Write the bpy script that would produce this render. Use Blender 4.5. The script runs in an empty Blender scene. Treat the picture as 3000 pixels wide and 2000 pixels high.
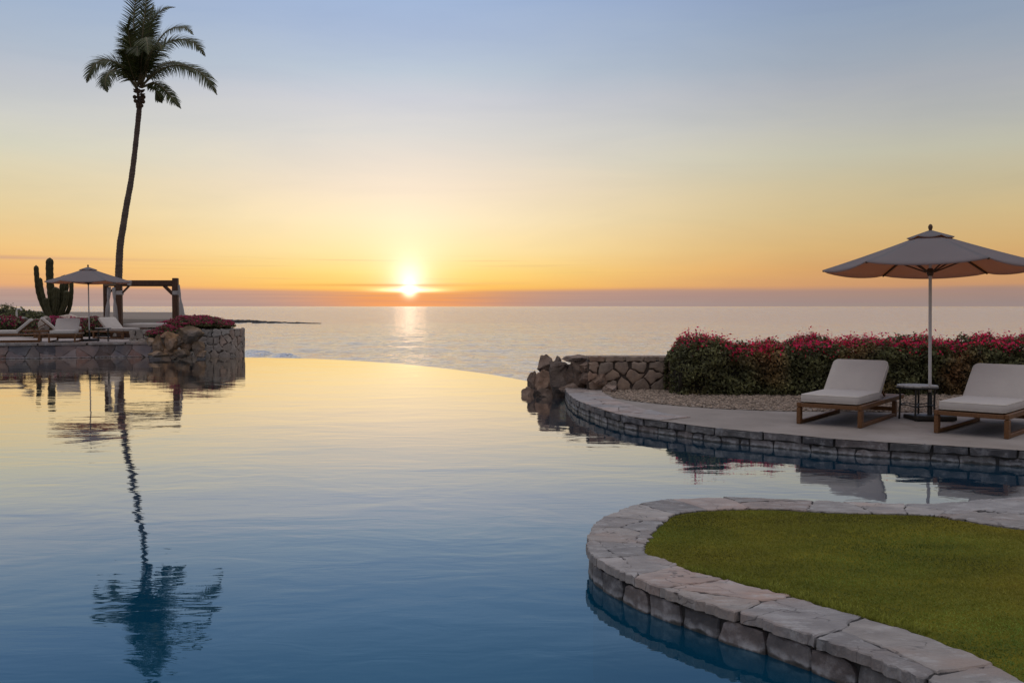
import bpy, math, random
import numpy as np
from mathutils import Vector, Matrix, noise as mnoise
random.seed(7)
RNG = np.random.default_rng(7)
S = bpy.context.scene
COL = S.collection
PI = math.pi
F = 2800.0            # focal length in photo pixels (3000 wide)
H = 1.65              # eye height above the pool water
DZ = 0.175            # right deck above water
LZ = 0.485            # left terrace above water
SEA = -5.5
PITCH = math.atan(103 / F)

# ------------------------------------------------------------------ camera
cam = bpy.data.cameras.new('camera')
cam.sensor_width = 36; cam.lens = 36 * F / 3000
cam.clip_end = 60000; cam.clip_start = 0.05
co = bpy.data.objects.new('camera', cam); COL.objects.link(co)
co.location = (0, 0, H); co.rotation_euler = (PI / 2 - PITCH, 0, 0)
S.camera = co

def ray(px, py):
    x = (px - 1500) / F; y = -(py - 1000) / F
    cp, sp = math.cos(PITCH), math.sin(PITCH)
    return Vector((x, cp + y * sp, -sp + y * cp))
def G(px, py, z=0.0):                   # ground point seen at a photo pixel
    d = ray(px, py); k = (z - H) / d.z
    return Vector((d.x * k, d.y * k, z))
def PY(px, py, Y):                      # point at distance Y seen at a photo pixel
    d = ray(px, py); k = Y / d.y
    return Vector((d.x * k, Y, H + d.z * k))

# ------------------------------------------------------------------ object helpers
def tag(o, label=None, cat=None, group=None, kind=None):
    if label: o['label'] = label
    if cat: o['category'] = cat
    if group: o['group'] = group
    if kind: o['kind'] = kind
    return o
def empty(name, loc, rz=0, rx=0, ry=0):
    o = bpy.data.objects.new(name, None); COL.objects.link(o)
    o.location = loc; o.rotation_euler = (rx, ry, rz); o.empty_display_size = .1
    return o
def kids(o): return [c for c in bpy.data.objects if c.parent == o]
def copy_tree(o, parent=None):
    c = o.copy(); COL.objects.link(c); c.parent = parent
    for ch in kids(o): copy_tree(ch, c)
    return c

class MB:
    def __init__(s): s.v = []; s.f = []; s.c = []; s.sm = []
    def add(s, vs, fs, col=(1, 1, 1), smooth=False):
        b = len(s.v); s.v.extend([tuple(v) for v in vs])
        for f in fs:
            s.f.append([i + b for i in f]); s.c.append(col); s.sm.append(smooth)
    def box(s, c, size, rot=None, col=(1, 1, 1), bev=0.0, taper=1.0):
        hx, hy, hz = size[0] / 2, size[1] / 2, size[2] / 2
        b = min(bev, hx * .45, hy * .45, hz * .45)
        c = Vector(c); rot = rot or Matrix.Identity(3)
        if b <= 0:
            P = [Vector((x * hx, y * hy, z * hz)) for z in (-1, 1) for y in (-1, 1) for x in (-1, 1)]
            fs = [(0, 2, 3, 1), (4, 5, 7, 6), (0, 1, 5, 4), (2, 6, 7, 3), (0, 4, 6, 2), (1, 3, 7, 5)]
            s.add([c + rot @ p for p in P], fs, col); return
        P = []; idx = {}
        for sx in (-1, 1):
            for sy in (-1, 1):
                for sz in (-1, 1):
                    for a in range(3):
                        q = [sx * (hx - b), sy * (hy - b), sz * (hz - b)]
                        q[a] = (sx * hx, sy * hy, sz * hz)[a]
                        idx[(sx, sy, sz, a)] = len(P); P.append(Vector(q))
        fs = []
        for a in range(3):
            o1, o2 = [i for i in range(3) if i != a]
            for sg in (-1, 1):
                q = []
                for (p, r) in ((-1, -1), (1, -1), (1, 1), (-1, 1)):
                    k = [0, 0, 0]; k[a] = sg; k[o1] = p; k[o2] = r
                    q.append(idx[(k[0], k[1], k[2], a)])
                if (sg > 0) == (a == 1): q.reverse()
                fs.append(q)
        for a in range(3):
            o1, o2 = [i for i in range(3) if i != a]
            for p in (-1, 1):
                for r in (-1, 1):
                    k0 = [0, 0, 0]; k0[o1] = p; k0[o2] = r
                    k0[a] = -1; A = tuple(k0); k0[a] = 1; B = tuple(k0)
                    fs.append([idx[A + (o1,)], idx[B + (o1,)], idx[B + (o2,)], idx[A + (o2,)]])
        for sx in (-1, 1):
            for sy in (-1, 1):
                for sz in (-1, 1):
                    fs.append([idx[(sx, sy, sz, a)] for a in range(3)])
        s.add([c + rot @ p for p in P], fs, col)
    def bar(s, a, b, w, h, col=(1, 1, 1), bev=0.0, up=(0, 0, 1)):
        a, b = Vector(a), Vector(b); y = (b - a); L = y.length; y.normalize()
        x = y.cross(Vector(up))
        if x.length < 1e-4: x = y.cross(Vector((1, 0, 0)))
        x.normalize(); z = x.cross(y)
        R = Matrix((x, y, z)).transposed()
        s.box((a + b) / 2, (w, L, h), R, col, bev)
    def tube(s, pts, rads, n=10, col=(1, 1, 1), smooth=True, cap=True):
        pts = [Vector(p) for p in pts]
        if not hasattr(rads, '__len__'): rads = [rads] * len(pts)
        ref = None; vs = []; fs = []
        for i, p in enumerate(pts):
            t = (pts[min(i + 1, len(pts) - 1)] - pts[max(i - 1, 0)]).normalized()
            if ref is None: ref = Vector((1, 0, 0)) if abs(t.x) < .9 else Vector((0, 1, 0))
            x = (ref - t * ref.dot(t)).normalized(); ref = x; y = t.cross(x)
            for k in range(n):
                a = 2 * PI * k / n
                vs.append(p + (x * math.cos(a) + y * math.sin(a)) * rads[i])
        for i in range(len(pts) - 1):
            for k in range(n):
                k2 = (k + 1) % n
                fs.append((i * n + k, i * n + k2, (i + 1) * n + k2, (i + 1) * n + k))
        s.add(vs, fs, col, smooth)
        if cap:
            s.add(vs[:n], [tuple(range(n))[::-1]], col); s.add(vs[-n:], [tuple(range(n))], col)
    def build(s, name, mat, parent=None, origin=None):
        me = bpy.data.meshes.new(name)
        o = Vector(origin) if origin is not None else Vector((0, 0, 0))
        me.from_pydata([tuple(Vector(v) - o) for v in s.v], [], s.f)
        me.materials.append(mat)
        a = me.color_attributes.new('tint', 'FLOAT_COLOR', 'CORNER')
        cols = np.ones((len(me.loops), 4), dtype=np.float32)
        n = 0
        for f, c in zip(s.f, s.c):
            cols[n:n + len(f), :3] = c; n += len(f)
        a.data.foreach_set('color', cols.ravel())
        me.polygons.foreach_set('use_smooth', s.sm)
        me.update()
        ob = bpy.data.objects.new(name, me); COL.objects.link(ob)
        if parent is not None: ob.parent = parent
        elif origin is not None: ob.location = o
        return ob

def np_mesh(name, V, Fc, mat, tint=None, parent=None, smooth=False):
    """V (n,3), Fc (m,k) arrays -> object; tint (m,3) per face"""
    me = bpy.data.meshes.new(name)
    n, (m, k) = len(V), Fc.shape
    me.vertices.add(n); me.vertices.foreach_set('co', np.asarray(V, dtype=np.float32).ravel())
    me.loops.add(m * k); me.loops.foreach_set('vertex_index', Fc.astype(np.int32).ravel())
    me.polygons.add(m)
    me.polygons.foreach_set('loop_start', np.arange(0, m * k, k, dtype=np.int32))
    me.polygons.foreach_set('loop_total', np.full(m, k, dtype=np.int32))
    me.polygons.foreach_set('use_smooth', np.full(m, smooth))
    me.update(calc_edges=True); me.validate()
    me.materials.append(mat)
    a = me.color_attributes.new('tint', 'FLOAT_COLOR', 'CORNER')
    c = np.ones((m * k, 4), dtype=np.float32)
    if tint is not None: c[:, :3] = np.repeat(np.asarray(tint), k, axis=0)
    a.data.foreach_set('color', c.ravel())
    ob = bpy.data.objects.new(name, me); COL.objects.link(ob)
    if parent is not None: ob.parent = parent
    return ob

# ------------------------------------------------------------------ materials
def lin(r, g=None, b=None):
    if g is None: r, g, b = r
    return tuple(((c / 255) / 12.92 if c / 255 <= .04045 else ((c / 255 + .055) / 1.055) ** 2.4) for c in (r, g, b))
class NT:
    def __init__(s, tree): s.t = tree; s.n = tree.nodes; s.l = tree.links
    def new(s, typ, **kw):
        n = s.n.new(typ)
        for k, v in kw.items():
            if k in n.bl_rna.properties.keys(): setattr(n, k, v)
            else: n.inputs[k].default_value = v
        return n
    def link(s, a, b): s.l.new(a, b)
    def m(s, op, a, b=None, c=None, clamp=False):
        n = s.n.new('ShaderNodeMath'); n.operation = op; n.use_clamp = clamp
        for i, v in enumerate((a, b, c)):
            if v is None: continue
            if isinstance(v, (int, float)): n.inputs[i].default_value = v
            else: s.l.new(v, n.inputs[i])
        return n.outputs[0]
    def mix(s, f, a, b, mode='MIX'):
        n = s.n.new('ShaderNodeMix'); n.data_type = 'RGBA'; n.blend_type = mode; n.clamp_factor = True
        for i, v in ((0, f), (6, a), (7, b)):
            if isinstance(v, (int, float)): n.inputs[i].default_value = v
            elif isinstance(v, tuple): n.inputs[i].default_value = (*v[:3], 1)
            else: s.l.new(v, n.inputs[i])
        return n.outputs[2]
    def ramp(s, fac, stops, interp='LINEAR'):
        n = s.n.new('ShaderNodeValToRGB'); cr = n.color_ramp; cr.interpolation = interp
        while len(cr.elements) > 1: cr.elements.remove(cr.elements[-1])
        for i, (p, c) in enumerate(stops):
            e = cr.elements[0] if i == 0 else cr.elements.new(p)
            e.position = p; e.color = (*c[:3], 1) if hasattr(c, '__len__') else (c, c, c, 1)
        s.l.new(fac, n.inputs[0]); return n.outputs[0]
    def noise(s, vec, scale, detail=4, rough=.55, dist=0.0):
        n = s.n.new('ShaderNodeTexNoise'); n.inputs['Scale'].default_value = scale
        n.inputs['Detail'].default_value = detail; n.inputs['Roughness'].default_value = rough
        n.inputs['Distortion'].default_value = dist
        if vec is not None: s.l.new(vec, n.inputs['Vector'])
        return n.outputs[0]
    def mapping(s, vec, scale=(1, 1, 1), rot=(0, 0, 0), loc=(0, 0, 0)):
        n = s.n.new('ShaderNodeMapping'); n.inputs['Scale'].default_value = scale
        n.inputs['Rotation'].default_value = rot; n.inputs['Location'].default_value = loc
        s.l.new(vec, n.inputs[0]); return n.outputs[0]

def mat(name, c1, c2=None, scale=6, rough=.8, bump=.2, bscale=30, tint=True, stretch=(1, 1, 1), spec=.3,
        cracks=0.0, wet=False, stain=None, stain_amt=.5, stain_scale=5, bdist=.01, transl=0.0, tcol=None, c3=None, metallic=0.0, sheen=0.0):
    m = bpy.data.materials.new(name); m.use_nodes = True; T = NT(m.node_tree); T.n.clear()
    out = T.new('ShaderNodeOutputMaterial'); P = T.new('ShaderNodeBsdfPrincipled')
    tc = T.new('ShaderNodeTexCoord').outputs['Object']
    vec = T.mapping(tc, stretch)
    c2 = c2 or tuple(x * .7 for x in c1)
    n1 = T.noise(vec, scale, 5)
    col = T.mix(T.ramp(n1, [(.32, 0.0), (.68, 1.0)]), c2, c1)
    if c3:
        n3 = T.noise(vec, scale * .37, 3)
        col = T.mix(T.ramp(n3, [(.5, 0.0), (.66, 1.0)]), col, c3)
    if tint:
        a = T.new('ShaderNodeAttribute', attribute_name='tint').outputs['Color']
        col = T.mix(1.0, col, a, 'MULTIPLY')
    if stain:
        n2 = T.noise(vec, stain_scale, 6, .7)
        f = T.ramp(n2, [(.52, 0.0), (.66, stain_amt)])
        col = T.mix(f, col, stain)
    if cracks:
        wv = T.new('ShaderNodeVectorMath', operation='ADD'); T.link(vec, wv.inputs[0])
        nv = T.new('ShaderNodeTexNoise'); nv.inputs['Scale'].default_value = 5; T.link(vec, nv.inputs['Vector'])
        sv = T.new('ShaderNodeVectorMath', operation='SCALE'); T.link(nv.outputs[1], sv.inputs[0]); sv.inputs['Scale'].default_value = .35; T.link(sv.outputs[0], wv.inputs[1])
        vo = T.new('ShaderNodeTexVoronoi'); vo.feature = 'DISTANCE_TO_EDGE'; vo.inputs['Scale'].default_value = 2.4; T.link(wv.outputs[0], vo.inputs['Vector'])
        ck = T.ramp(vo.outputs['Distance'], [(.004, cracks), (.016, 0.0)])
        gate = T.ramp(T.noise(vec, 3.1, 2), [(.45, 0.0), (.55, 1.0)])
        col = T.mix(T.m('MULTIPLY', ck, gate), col, (.07, .06, .06))
    if wet:
        gp = T.new('ShaderNodeNewGeometry'); sz = T.new('ShaderNodeSeparateXYZ'); T.link(gp.outputs['Position'], sz.inputs[0])
        zz = T.m('ADD', sz.outputs[2], T.m('MULTIPLY', T.m('SUBTRACT', T.noise(tc, 9, 4), .5), .06))
        lm_ = T.ramp(T.m('MULTIPLY', zz, 5.0, clamp=True), [(.04, 0.0), (.10, .5), (.18, .3), (.26, 0.0)])
        col = T.mix(T.m('MULTIPLY', lm_, T.ramp(T.noise(tc, 14, 4), [(.4, .15), (.6, 1.0)])), col, (.50, .51, .54))
        wt = T.ramp(T.m('MULTIPLY', zz, 5.0, clamp=True), [(.03, 1.0), (.10, 0.0)])
        col = T.mix(T.m('MULTIPLY', wt, .65), col, (.03, .03, .025))
    T.link(col, P.inputs['Base Color'])
    P.inputs['Roughness'].default_value = rough; P.inputs['Specular IOR Level'].default_value = spec
    P.inputs['Metallic'].default_value = metallic
    if sheen: P.inputs['Sheen Weight'].default_value = sheen
    if bump:
        b = T.new('ShaderNodeBump'); b.inputs['Strength'].default_value = bump; b.inputs['Distance'].default_value = bdist
        h = T.m('ADD', T.noise(vec, bscale, 6, .65), T.m('MULTIPLY', T.noise(vec, bscale * .2, 3), 1.5))
        T.link(h, b.inputs['Height']); T.link(b.outputs[0], P.inputs['Normal'])
    if transl:
        tr = T.new('ShaderNodeBsdfTranslucent'); (T.link(col, tr.inputs[0]) if tcol is None else setattr(tr.inputs[0], 'default_value', (*tcol, 1)))
        mx = T.new('ShaderNodeMixShader'); mx.inputs[0].default_value = transl
        T.link(P.outputs[0], mx.inputs[1]); T.link(tr.outputs[0], mx.inputs[2]); T.link(mx.outputs[0], out.inputs[0])
    else: T.link(P.outputs[0], out.inputs[0])
    return m

M = {}
M['flag'] = mat('flagstone', (.30, .275, .262), (.195, .178, .172), scale=5, rough=.62, bump=.9, bscale=12, bdist=.02,
                stretch=(1, 1.6, 1), stain=(.42, .41, .41), stain_amt=.5, stain_scale=7, spec=.35, c3=(.28, .225, .20), cracks=.7)
M['grout'] = mat('grout', (.045, .042, .042), rough=.95, bump=.3, bscale=60)
M['tangrout'] = mat('tan_grout', (.11, .085, .07), rough=.95, bump=.3, bscale=60)
M['wallstone'] = mat('pool_wall_stone', (.145, .135, .135), (.07, .067, .07), scale=9, rough=.6, bump=.6, bscale=22, bdist=.012,
                     stain=(.42, .42, .44), stain_amt=.3, stain_scale=9, wet=True)
M['terrstone'] = mat('terrace_wall_stone', (.22, .175, .16), (.13, .115, .12), scale=2.2, rough=.8, bump=.5, bscale=14, bdist=.012,
                     stain=(.30, .28, .29), stain_amt=.4, stain_scale=4, c3=(.13, .15, .18), wet=True)
M['tanstone'] = mat('tan_stone', (.29, .215, .165), (.175, .13, .105), scale=7, rough=.85, bump=.6, bscale=20, bdist=.012,
                    stain=(.30, .25, .21), stain_amt=.35)
M['palestone'] = mat('pale_stone', (.36, .31, .275), (.22, .19, .17), scale=6, rough=.85, bump=.6, bscale=18, bdist=.015)
M['boulder'] = mat('boulder_rock', (.21, .135, .10), (.11, .078, .06), scale=3.2, rough=.85, bump=1, bscale=12, bdist=.05,
                   c3=(.23, .165, .13), cracks=.8)
M['goldrock'] = mat('golden_rock', (.27, .165, .09), (.12, .08, .05), scale=3, rough=.85, bump=.7, bscale=12, bdist=.03,
                    c3=(.20, .15, .12), cracks=.6)
M['deck'] = mat('deck_concrete', (.27, .23, .205), (.21, .18, .16), scale=1.6, rough=.85, bump=.25, bscale=45, tint=False,
                c3=(.29, .255, .235), stain=(.165, .14, .12), stain_amt=.35, stain_scale=3)
M['ldeck'] = mat('terrace_paving', (.40, .34, .31), (.30, .25, .23), scale=1.2, rough=.85, bump=.2, tint=False)
M['gravel'] = mat('gravel', (.30, .235, .19), (.17, .135, .11), scale=30, rough=.95, bump=.5, bscale=60)
M['teak'] = mat('teak', (.165, .070, .022), (.085, .036, .012), scale=7, rough=.5, bump=.2, bscale=40, stretch=(8, 1, 8), spec=.4)
M['darkwood'] = mat('dark_wood', (.085, .040, .022), (.045, .022, .013), scale=5, rough=.6, bump=.3, bscale=30, stretch=(4, 4, .6))
M['cushion'] = mat('cushion_canvas', (.46, .415, .385), (.42, .38, .355), scale=3, rough=.95, bump=.40, bscale=6, bdist=.03, sheen=.1)
M['piping'] = mat('cushion_piping', (.58, .53, .47), rough=.9, bump=0)
M['canvas'] = mat('umbrella_canvas', (.235, .248, .272), (.215, .228, .25), scale=2, rough=.9, bump=.15, bscale=7, bdist=.015, transl=.45, tcol=(.80, .42, .20))
M['curtain'] = mat('curtain_cloth', (.45, .42, .41), (.38, .355, .345), scale=3, rough=.95, bump=.2, bscale=12, transl=.2)
M['pole'] = mat('pale_pole', (.55, .52, .50), (.45, .43, .42), rough=.4, bump=0, spec=.5)
M['blackmetal'] = mat('black_metal', (.016, .015, .016), (.01, .01, .01), rough=.45, bump=.1, spec=.5)
M['rib'] = mat('rib_wood', (.10, .055, .03), rough=.6, bump=0)
M['mosaic'] = mat('mosaic_top', (.45, .42, .38), (.16, .14, .13), scale=30, rough=.4, bump=.3)
M['leaf'] = mat('hedge_leaf', (.115, .115, .045), (.06, .062, .027), scale=4, rough=.6, bump=0, transl=.25)
M['bloom'] = mat('bougainvillea_bloom', (.80, .03, .12), (.58, .02, .08), scale=5, rough=.7, bump=0, transl=.45)
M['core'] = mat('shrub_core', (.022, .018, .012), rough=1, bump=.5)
M['palmleaf'] = mat('palm_leaflet', (.060, .070, .020), (.032, .042, .013), scale=3, rough=.5, bump=0, transl=.25)
M['rachis'] = mat('palm_rachis', (.15, .125, .065), rough=.6, bump=0)
M['bark'] = mat('palm_bark', (.14, .105, .085), (.08, .06, .05), scale=2.2, rough=.9, bump=.8, bscale=5, stretch=(1, 1, 5), bdist=.05)
M['fiber'] = mat('palm_fiber', (.12, .08, .055), (.05, .035, .025), scale=8, rough=.95, bump=.6)
M['cactus'] = mat('cactus_skin', (.075, .068, .03), (.045, .042, .019), scale=3, rough=.7, bump=.3)
M['soil'] = mat('soil', (.11, .085, .065), rough=1, bump=.4)
M['sand'] = mat('beach_sand', (.24, .19, .155), (.17, .135, .11), scale=.02, rough=.95, bump=.2, bscale=.5, tint=False)
M['dune'] = mat('dune_scrub', (.10, .08, .055), (.055, .048, .032), scale=.06, rough=1, bump=.5, bscale=.4, tint=False)
M['shorerock'] = mat('shore_rock', (.035, .03, .028), rough=.9, bump=.4, bscale=2)

def water_mat(name, base, Rstops, waves, rough=0.0, clear=0.0, gtint=None):
    """body colour under a reflective surface; reflectance follows the viewing angle"""
    m = bpy.data.materials.new(name); m.use_nodes = True; T = NT(m.node_tree); T.n.clear()
    out = T.new('ShaderNodeOutputMaterial')
    tc = T.new('ShaderNodeTexCoord').outputs['Object']
    h = None
    for (sx, sy, rz, sc, amp, det, dist) in waves:
        v = T.mapping(tc, (sx, sy, 1), (0, 0, rz))
        n = T.m('MULTIPLY', T.noise(v, sc, det, .5, dist), amp)
        h = n if h is None else T.m('ADD', h, n)
    b = T.new('ShaderNodeBump'); b.inputs['Strength'].default_value = 1; b.inputs['Distance'].default_value = 1.0
    T.link(h, b.inputs['Height'])
    lw = T.new('ShaderNodeLayerWeight'); lw.inputs['Blend'].default_value = .5
    T.link(b.outputs[0], lw.inputs['Normal'])
    cosv = T.m('SUBTRACT', 1.0, lw.outputs['Facing'])
    R = T.ramp(cosv, Rstops)
    d = T.new('ShaderNodeBsdfDiffuse')
    if isinstance(base, tuple): d.inputs[0].default_value = (*base, 1)
    g = T.new('ShaderNodeBsdfGlossy'); g.inputs['Roughness'].default_value = rough
    if gtint: T.link(T.ramp(cosv, gtint), g.inputs['Color'])
    else: g.inputs['Color'].default_value = (1, 1, 1, 1)
    T.link(b.outputs[0], g.inputs['Normal'])
    body = d.outputs[0]
    if clear:
        tr = T.new('ShaderNodeBsdfTransparent'); tr.inputs[0].default_value = (.55, .80, .88, 1)
        m2 = T.new('ShaderNodeMixShader'); m2.inputs[0].default_value = clear
        T.link(d.outputs[0], m2.inputs[1]); T.link(tr.outputs[0], m2.inputs[2]); body = m2.outputs[0]
    mx = T.new('ShaderNodeMixShader'); T.link(R, mx.inputs[0]); T.link(body, mx.inputs[1]); T.link(g.outputs[0], mx.inputs[2])
    T.link(mx.outputs[0], out.inputs[0])
    return m
POOLR = [(0, .97), (.077, .92), (.11, .84), (.142, .70), (.18, .58), (.21, .50), (.276, .33), (.352, .19), (.6, .05), (1, .02)]
M['pool'] = water_mat('pool_water', (.001, .055, .115), POOLR,
    [(1, 1.7, .26, .55, .0075, 3, .5), (1, 2.2, -.14, 1.7, .0017, 3, .6), (1, 3.2, .1, 5.0, .0003, 2, .3)], clear=.4, gtint=[(0, (1, .95, .86)), (.09, (1, .925, .81)), (.145, (1, .965, .90)), (.20, (.93, .965, 1.0)), (.36, (.62, .90, 1.0))])
M['sea'] = water_mat('sea_water', (.15, .135, .12), [(0, .97), (.1, .93), (.3, .82), (1, .2)],
    [(1, 1.6, .06, .08, 1.8, 3, .3), (1, 1.3, -.10, .30, 1.5, 4, .6), (1, 1.0, .12, 1.1, 1.0, 4, .3)], rough=.10, gtint=[(0, (1, .95, .88)), (.5, (1, .94, .86))])

# ------------------------------------------------------------------ curves, cells and laid stone
def catmull(pts, n=24, closed=False):
    P = [Vector(p) for p in pts]; out = []
    for i in range(len(P) - 1):
        p0 = P[i - 1] if i > 0 else P[0] * 2 - P[1]
        p3 = P[i + 2] if i + 2 < len(P) else P[-1] * 2 - P[-2]
        for k in range(n):
            t = k / n
            out.append(.5 * ((2 * P[i]) + (P[i + 1] - p0) * t + (2 * p0 - 5 * P[i] + 4 * P[i + 1] - p3) * t * t
                             + (3 * P[i] - p0 - 3 * P[i + 1] + p3) * t ** 3))
    out.append(P[-1]); return out
class Path:
    def __init__(s, pts):
        s.p = [Vector(p) for p in pts]; s.d = [0]
        for a, b in zip(s.p, s.p[1:]): s.d.append(s.d[-1] + (b - a).length)
        s.L = s.d[-1]; s.da = np.array(s.d)
    def at(s, d):
        d = max(0, min(s.L, d)); i = int(min(np.searchsorted(s.da, d, side='right') - 1, len(s.p) - 2))
        t = (d - s.d[i]) / max(1e-9, s.d[i + 1] - s.d[i]); return s.p[i].lerp(s.p[i + 1], t)
    def tan(s, d): return (s.at(d + .06) - s.at(d - .06)).normalized()
def clip(poly, a, b):     # keep the side nearer to a
    mx, my = (a[0] + b[0]) / 2, (a[1] + b[1]) / 2; nx, ny = b[0] - a[0], b[1] - a[1]
    out = []
    for i in range(len(poly)):
        p, q = poly[i], poly[(i + 1) % len(poly)]
        dp = (p[0] - mx) * nx + (p[1] - my) * ny; dq = (q[0] - mx) * nx + (q[1] - my) * ny
        if dp <= 0: out.append(p)
        if (dp < 0 < dq) or (dq < 0 < dp):
            t = dp / (dp - dq); out.append((p[0] + (q[0] - p[0]) * t, p[1] + (q[1] - p[1]) * t))
    return out
def cells(L, W, sites, reach=2.5):
    res = []
    for i, a in enumerate(sites):
        poly = [(0, 0), (L, 0), (L, W), (0, W)]
        for j, b in enumerate(sites):
            if j != i and abs(a[0] - b[0]) < reach:
                poly = clip(poly, a, b)
                if len(poly) < 3: break
        if len(poly) >= 3: res.append(poly)
    return res
def row_sites(L, W, rows, step, jit=.35, seed=1, split=0.0):
    r = random.Random(seed); out = []
    for k in range(rows):
        x = r.uniform(0, step)
        while x < L:
            st = step * r.uniform(.45, 1.9)
            y = (k + .5 + r.uniform(-jit, jit)) * W / rows
            if r.random() < split:
                out.append((x, y - W / rows * .25)); out.append((x + r.uniform(-.2, .2) * step, y + W / rows * .27))
            else: out.append((x, y))
            x += st
    return out
def lay(mb, cs, mapf, *, gap=.02, h=.03, bev=.012, step=.09, jit=.006, tints=((1, 1, 1),), seed=3, hj=.3, puff=0.0, drop=0, cr=1.0):
    """each cell becomes a stone: sides, a broken bevel and a slightly uneven face"""
    r = random.Random(seed)
    for poly in cs:
        cx = sum(p[0] for p in poly) / len(poly); cy = sum(p[1] for p in poly) / len(poly)
        rad = sum(math.hypot(p[0] - cx, p[1] - cy) for p in poly) / len(poly)
        if rad < gap * 1.2: continue
        def inset(q, d):
            l = math.hypot(q[0] - cx, q[1] - cy); k = max(.2, 1 - d / max(l, 1e-6)); return (cx + (q[0] - cx) * k, cy + (q[1] - cy) * k)
        pp = []
        for i in range(len(poly)):
            a, b = poly[i], poly[(i + 1) % len(poly)]
            l = math.hypot(b[0] - a[0], b[1] - a[1])
            if l < .012: continue
            n = max(1, int(l / step))
            for k in range(n):
                t = k / n
                q = (a[0] + (b[0] - a[0]) * t, a[1] + (b[1] - a[1]) * t)
                if k == 0 and l > .05: q = inset(q, min(.02, l * .15) * cr)
                pp.append((q[0] + r.gauss(0, jit), q[1] + r.gauss(0, jit)))
        if len(pp) < 3: continue
        pp = [inset(q, gap * .5) for q in pp]
        hh = h * (1 + r.uniform(-hj, hj)); n = len(pp)
        tx, ty = r.uniform(-.01, .01), r.uniform(-.01, .01)
        V = []
        for q in pp:
            p, nn = mapf(*q); V.append(p - nn * drop)
        for q in pp:
            p, nn = mapf(*q); V.append(p + nn * (hh - bev * r.uniform(.5, 1.2)))
        for q in pp:
            q2 = inset(q, bev * r.uniform(.8, 1.6)); p, nn = mapf(*q2)
            V.append(p + nn * (hh + (q[0] - cx) * tx + (q[1] - cy) * ty + r.gauss(0, bev * .08)))
        for q in pp:
            q2 = (cx + (q[0] - cx) * .5, cy + (q[1] - cy) * .5); p, nn = mapf(*q2)
            V.append(p + nn * (hh + puff + r.gauss(0, bev * .1)))
        p, nn = mapf(cx, cy); V.append(p + nn * (hh + puff * 1.15))
        fs = []
        for i in range(n):
            j = (i + 1) % n
            for k in range(3): fs.append((k * n + i, k * n + j, (k + 1) * n + j, (k + 1) * n + i))
            fs.append((3 * n + i, 3 * n + j, 4 * n))
        t = r.choice(tints); v = r.uniform(.82, 1.15)
        # orient outward
        a = V[2 * n + 1] - V[2 * n]; b = V[4 * n] - V[2 * n]
        if a.cross(b).dot(nn) < 0: fs = [f[::-1] for f in fs]
        mb.add(V, fs, (t[0] * v, t[1] * v, t[2] * v), False)
def fill(mb, loop, z=None, col=(1, 1, 1)):
    from mathutils.geometry import tessellate_polygon
    P = [Vector((p[0], p[1], p[2] if z is None else z)) for p in loop]
    tris = tessellate_polygon([P])
    fs = []
    for t in tris:
        n = (P[t[1]] - P[t[0]]).cross(P[t[2]] - P[t[0]])
        fs.append(tuple(t) if n.z > 0 else tuple(t)[::-1])
    mb.add(P, fs, col)
def skirt(mb, path, z0, z1, off=0.0, col=(1, 1, 1)):
    for a, b in zip(path, path[1:]):
        mb.add([(a[0], a[1], z0), (b[0], b[1], z0), (b[0], b[1], z1), (a[0], a[1], z1)], [(0, 1, 2, 3)], col)

def blob_rock(center, size, seed, matn, name='boulder', label='', cat='boulder', group=None, rz=0.0, npts=15, sub=3):
    import bmesh
    r = random.Random(seed); bm = bmesh.new()
    for _ in range(npts):
        v = Vector((r.gauss(0, 1), r.gauss(0, 1), r.gauss(0, 1))).normalized() * r.uniform(.86, 1.1)
        bm.verts.new(v)
    res = bmesh.ops.convex_hull(bm, input=bm.verts)
    dead = [g for g in res['geom_interior'] + res['geom_unused'] if isinstance(g, bmesh.types.BMVert)]
    bmesh.ops.delete(bm, geom=list(set(dead)), context='VERTS')
    bmesh.ops.bevel(bm, geom=bm.edges[:] + bm.verts[:], offset=.028, segments=1, affect='EDGES')
    bmesh.ops.triangulate(bm, faces=bm.faces[:])
    for _ in range(2):
        long = [e for e in bm.edges if e.calc_length() > .22]
        if long: bmesh.ops.subdivide_edges(bm, edges=long, cuts=1); bmesh.ops.triangulate(bm, faces=[f for f in bm.faces if len(f.verts) > 3])
    off = Vector((seed * 3.1, seed * 1.7, 0))
    for v in bm.verts:
        n = v.co.normalized()
        v.co += n * (mnoise.fractal(v.co * 2.2 + off, 1.0, 2.0, 5) * .15)
    R = Matrix.Rotation(rz, 3, 'Z') @ Matrix.Rotation(r.uniform(-.3, .3), 3, 'X')
    # fit the hull to its intended size
    lo = Vector([min(v.co[i] for v in bm.verts) for i in range(3)]); hi = Vector([max(v.co[i] for v in bm.verts) for i in range(3)])
    for v in bm.verts:
        q = Vector([((v.co[i] - lo[i]) / (hi[i] - lo[i]) - .5) * size[i] for i in range(3)])
        v.co = Matrix.Rotation(rz, 3, 'Z') @ q
    me = bpy.data.meshes.new(name); bm.to_mesh(me); bm.free()
    me.materials.append(matn)
    a = me.color_attributes.new('tint', 'FLOAT_COLOR', 'CORNER'); k = r.uniform(.65, 1.35); w = r.uniform(.92, 1.1)
    c = np.ones((len(me.loops), 4), dtype=np.float32); c[:, 0] = k * w; c[:, 1] = k; c[:, 2] = k / w
    a.data.foreach_set('color', c.ravel())
    for p in me.polygons: p.use_smooth = False
    o = bpy.data.objects.new(name, me); COL.objects.link(o); o.location = center
    tag(o, label, cat, group)
    return o

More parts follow.
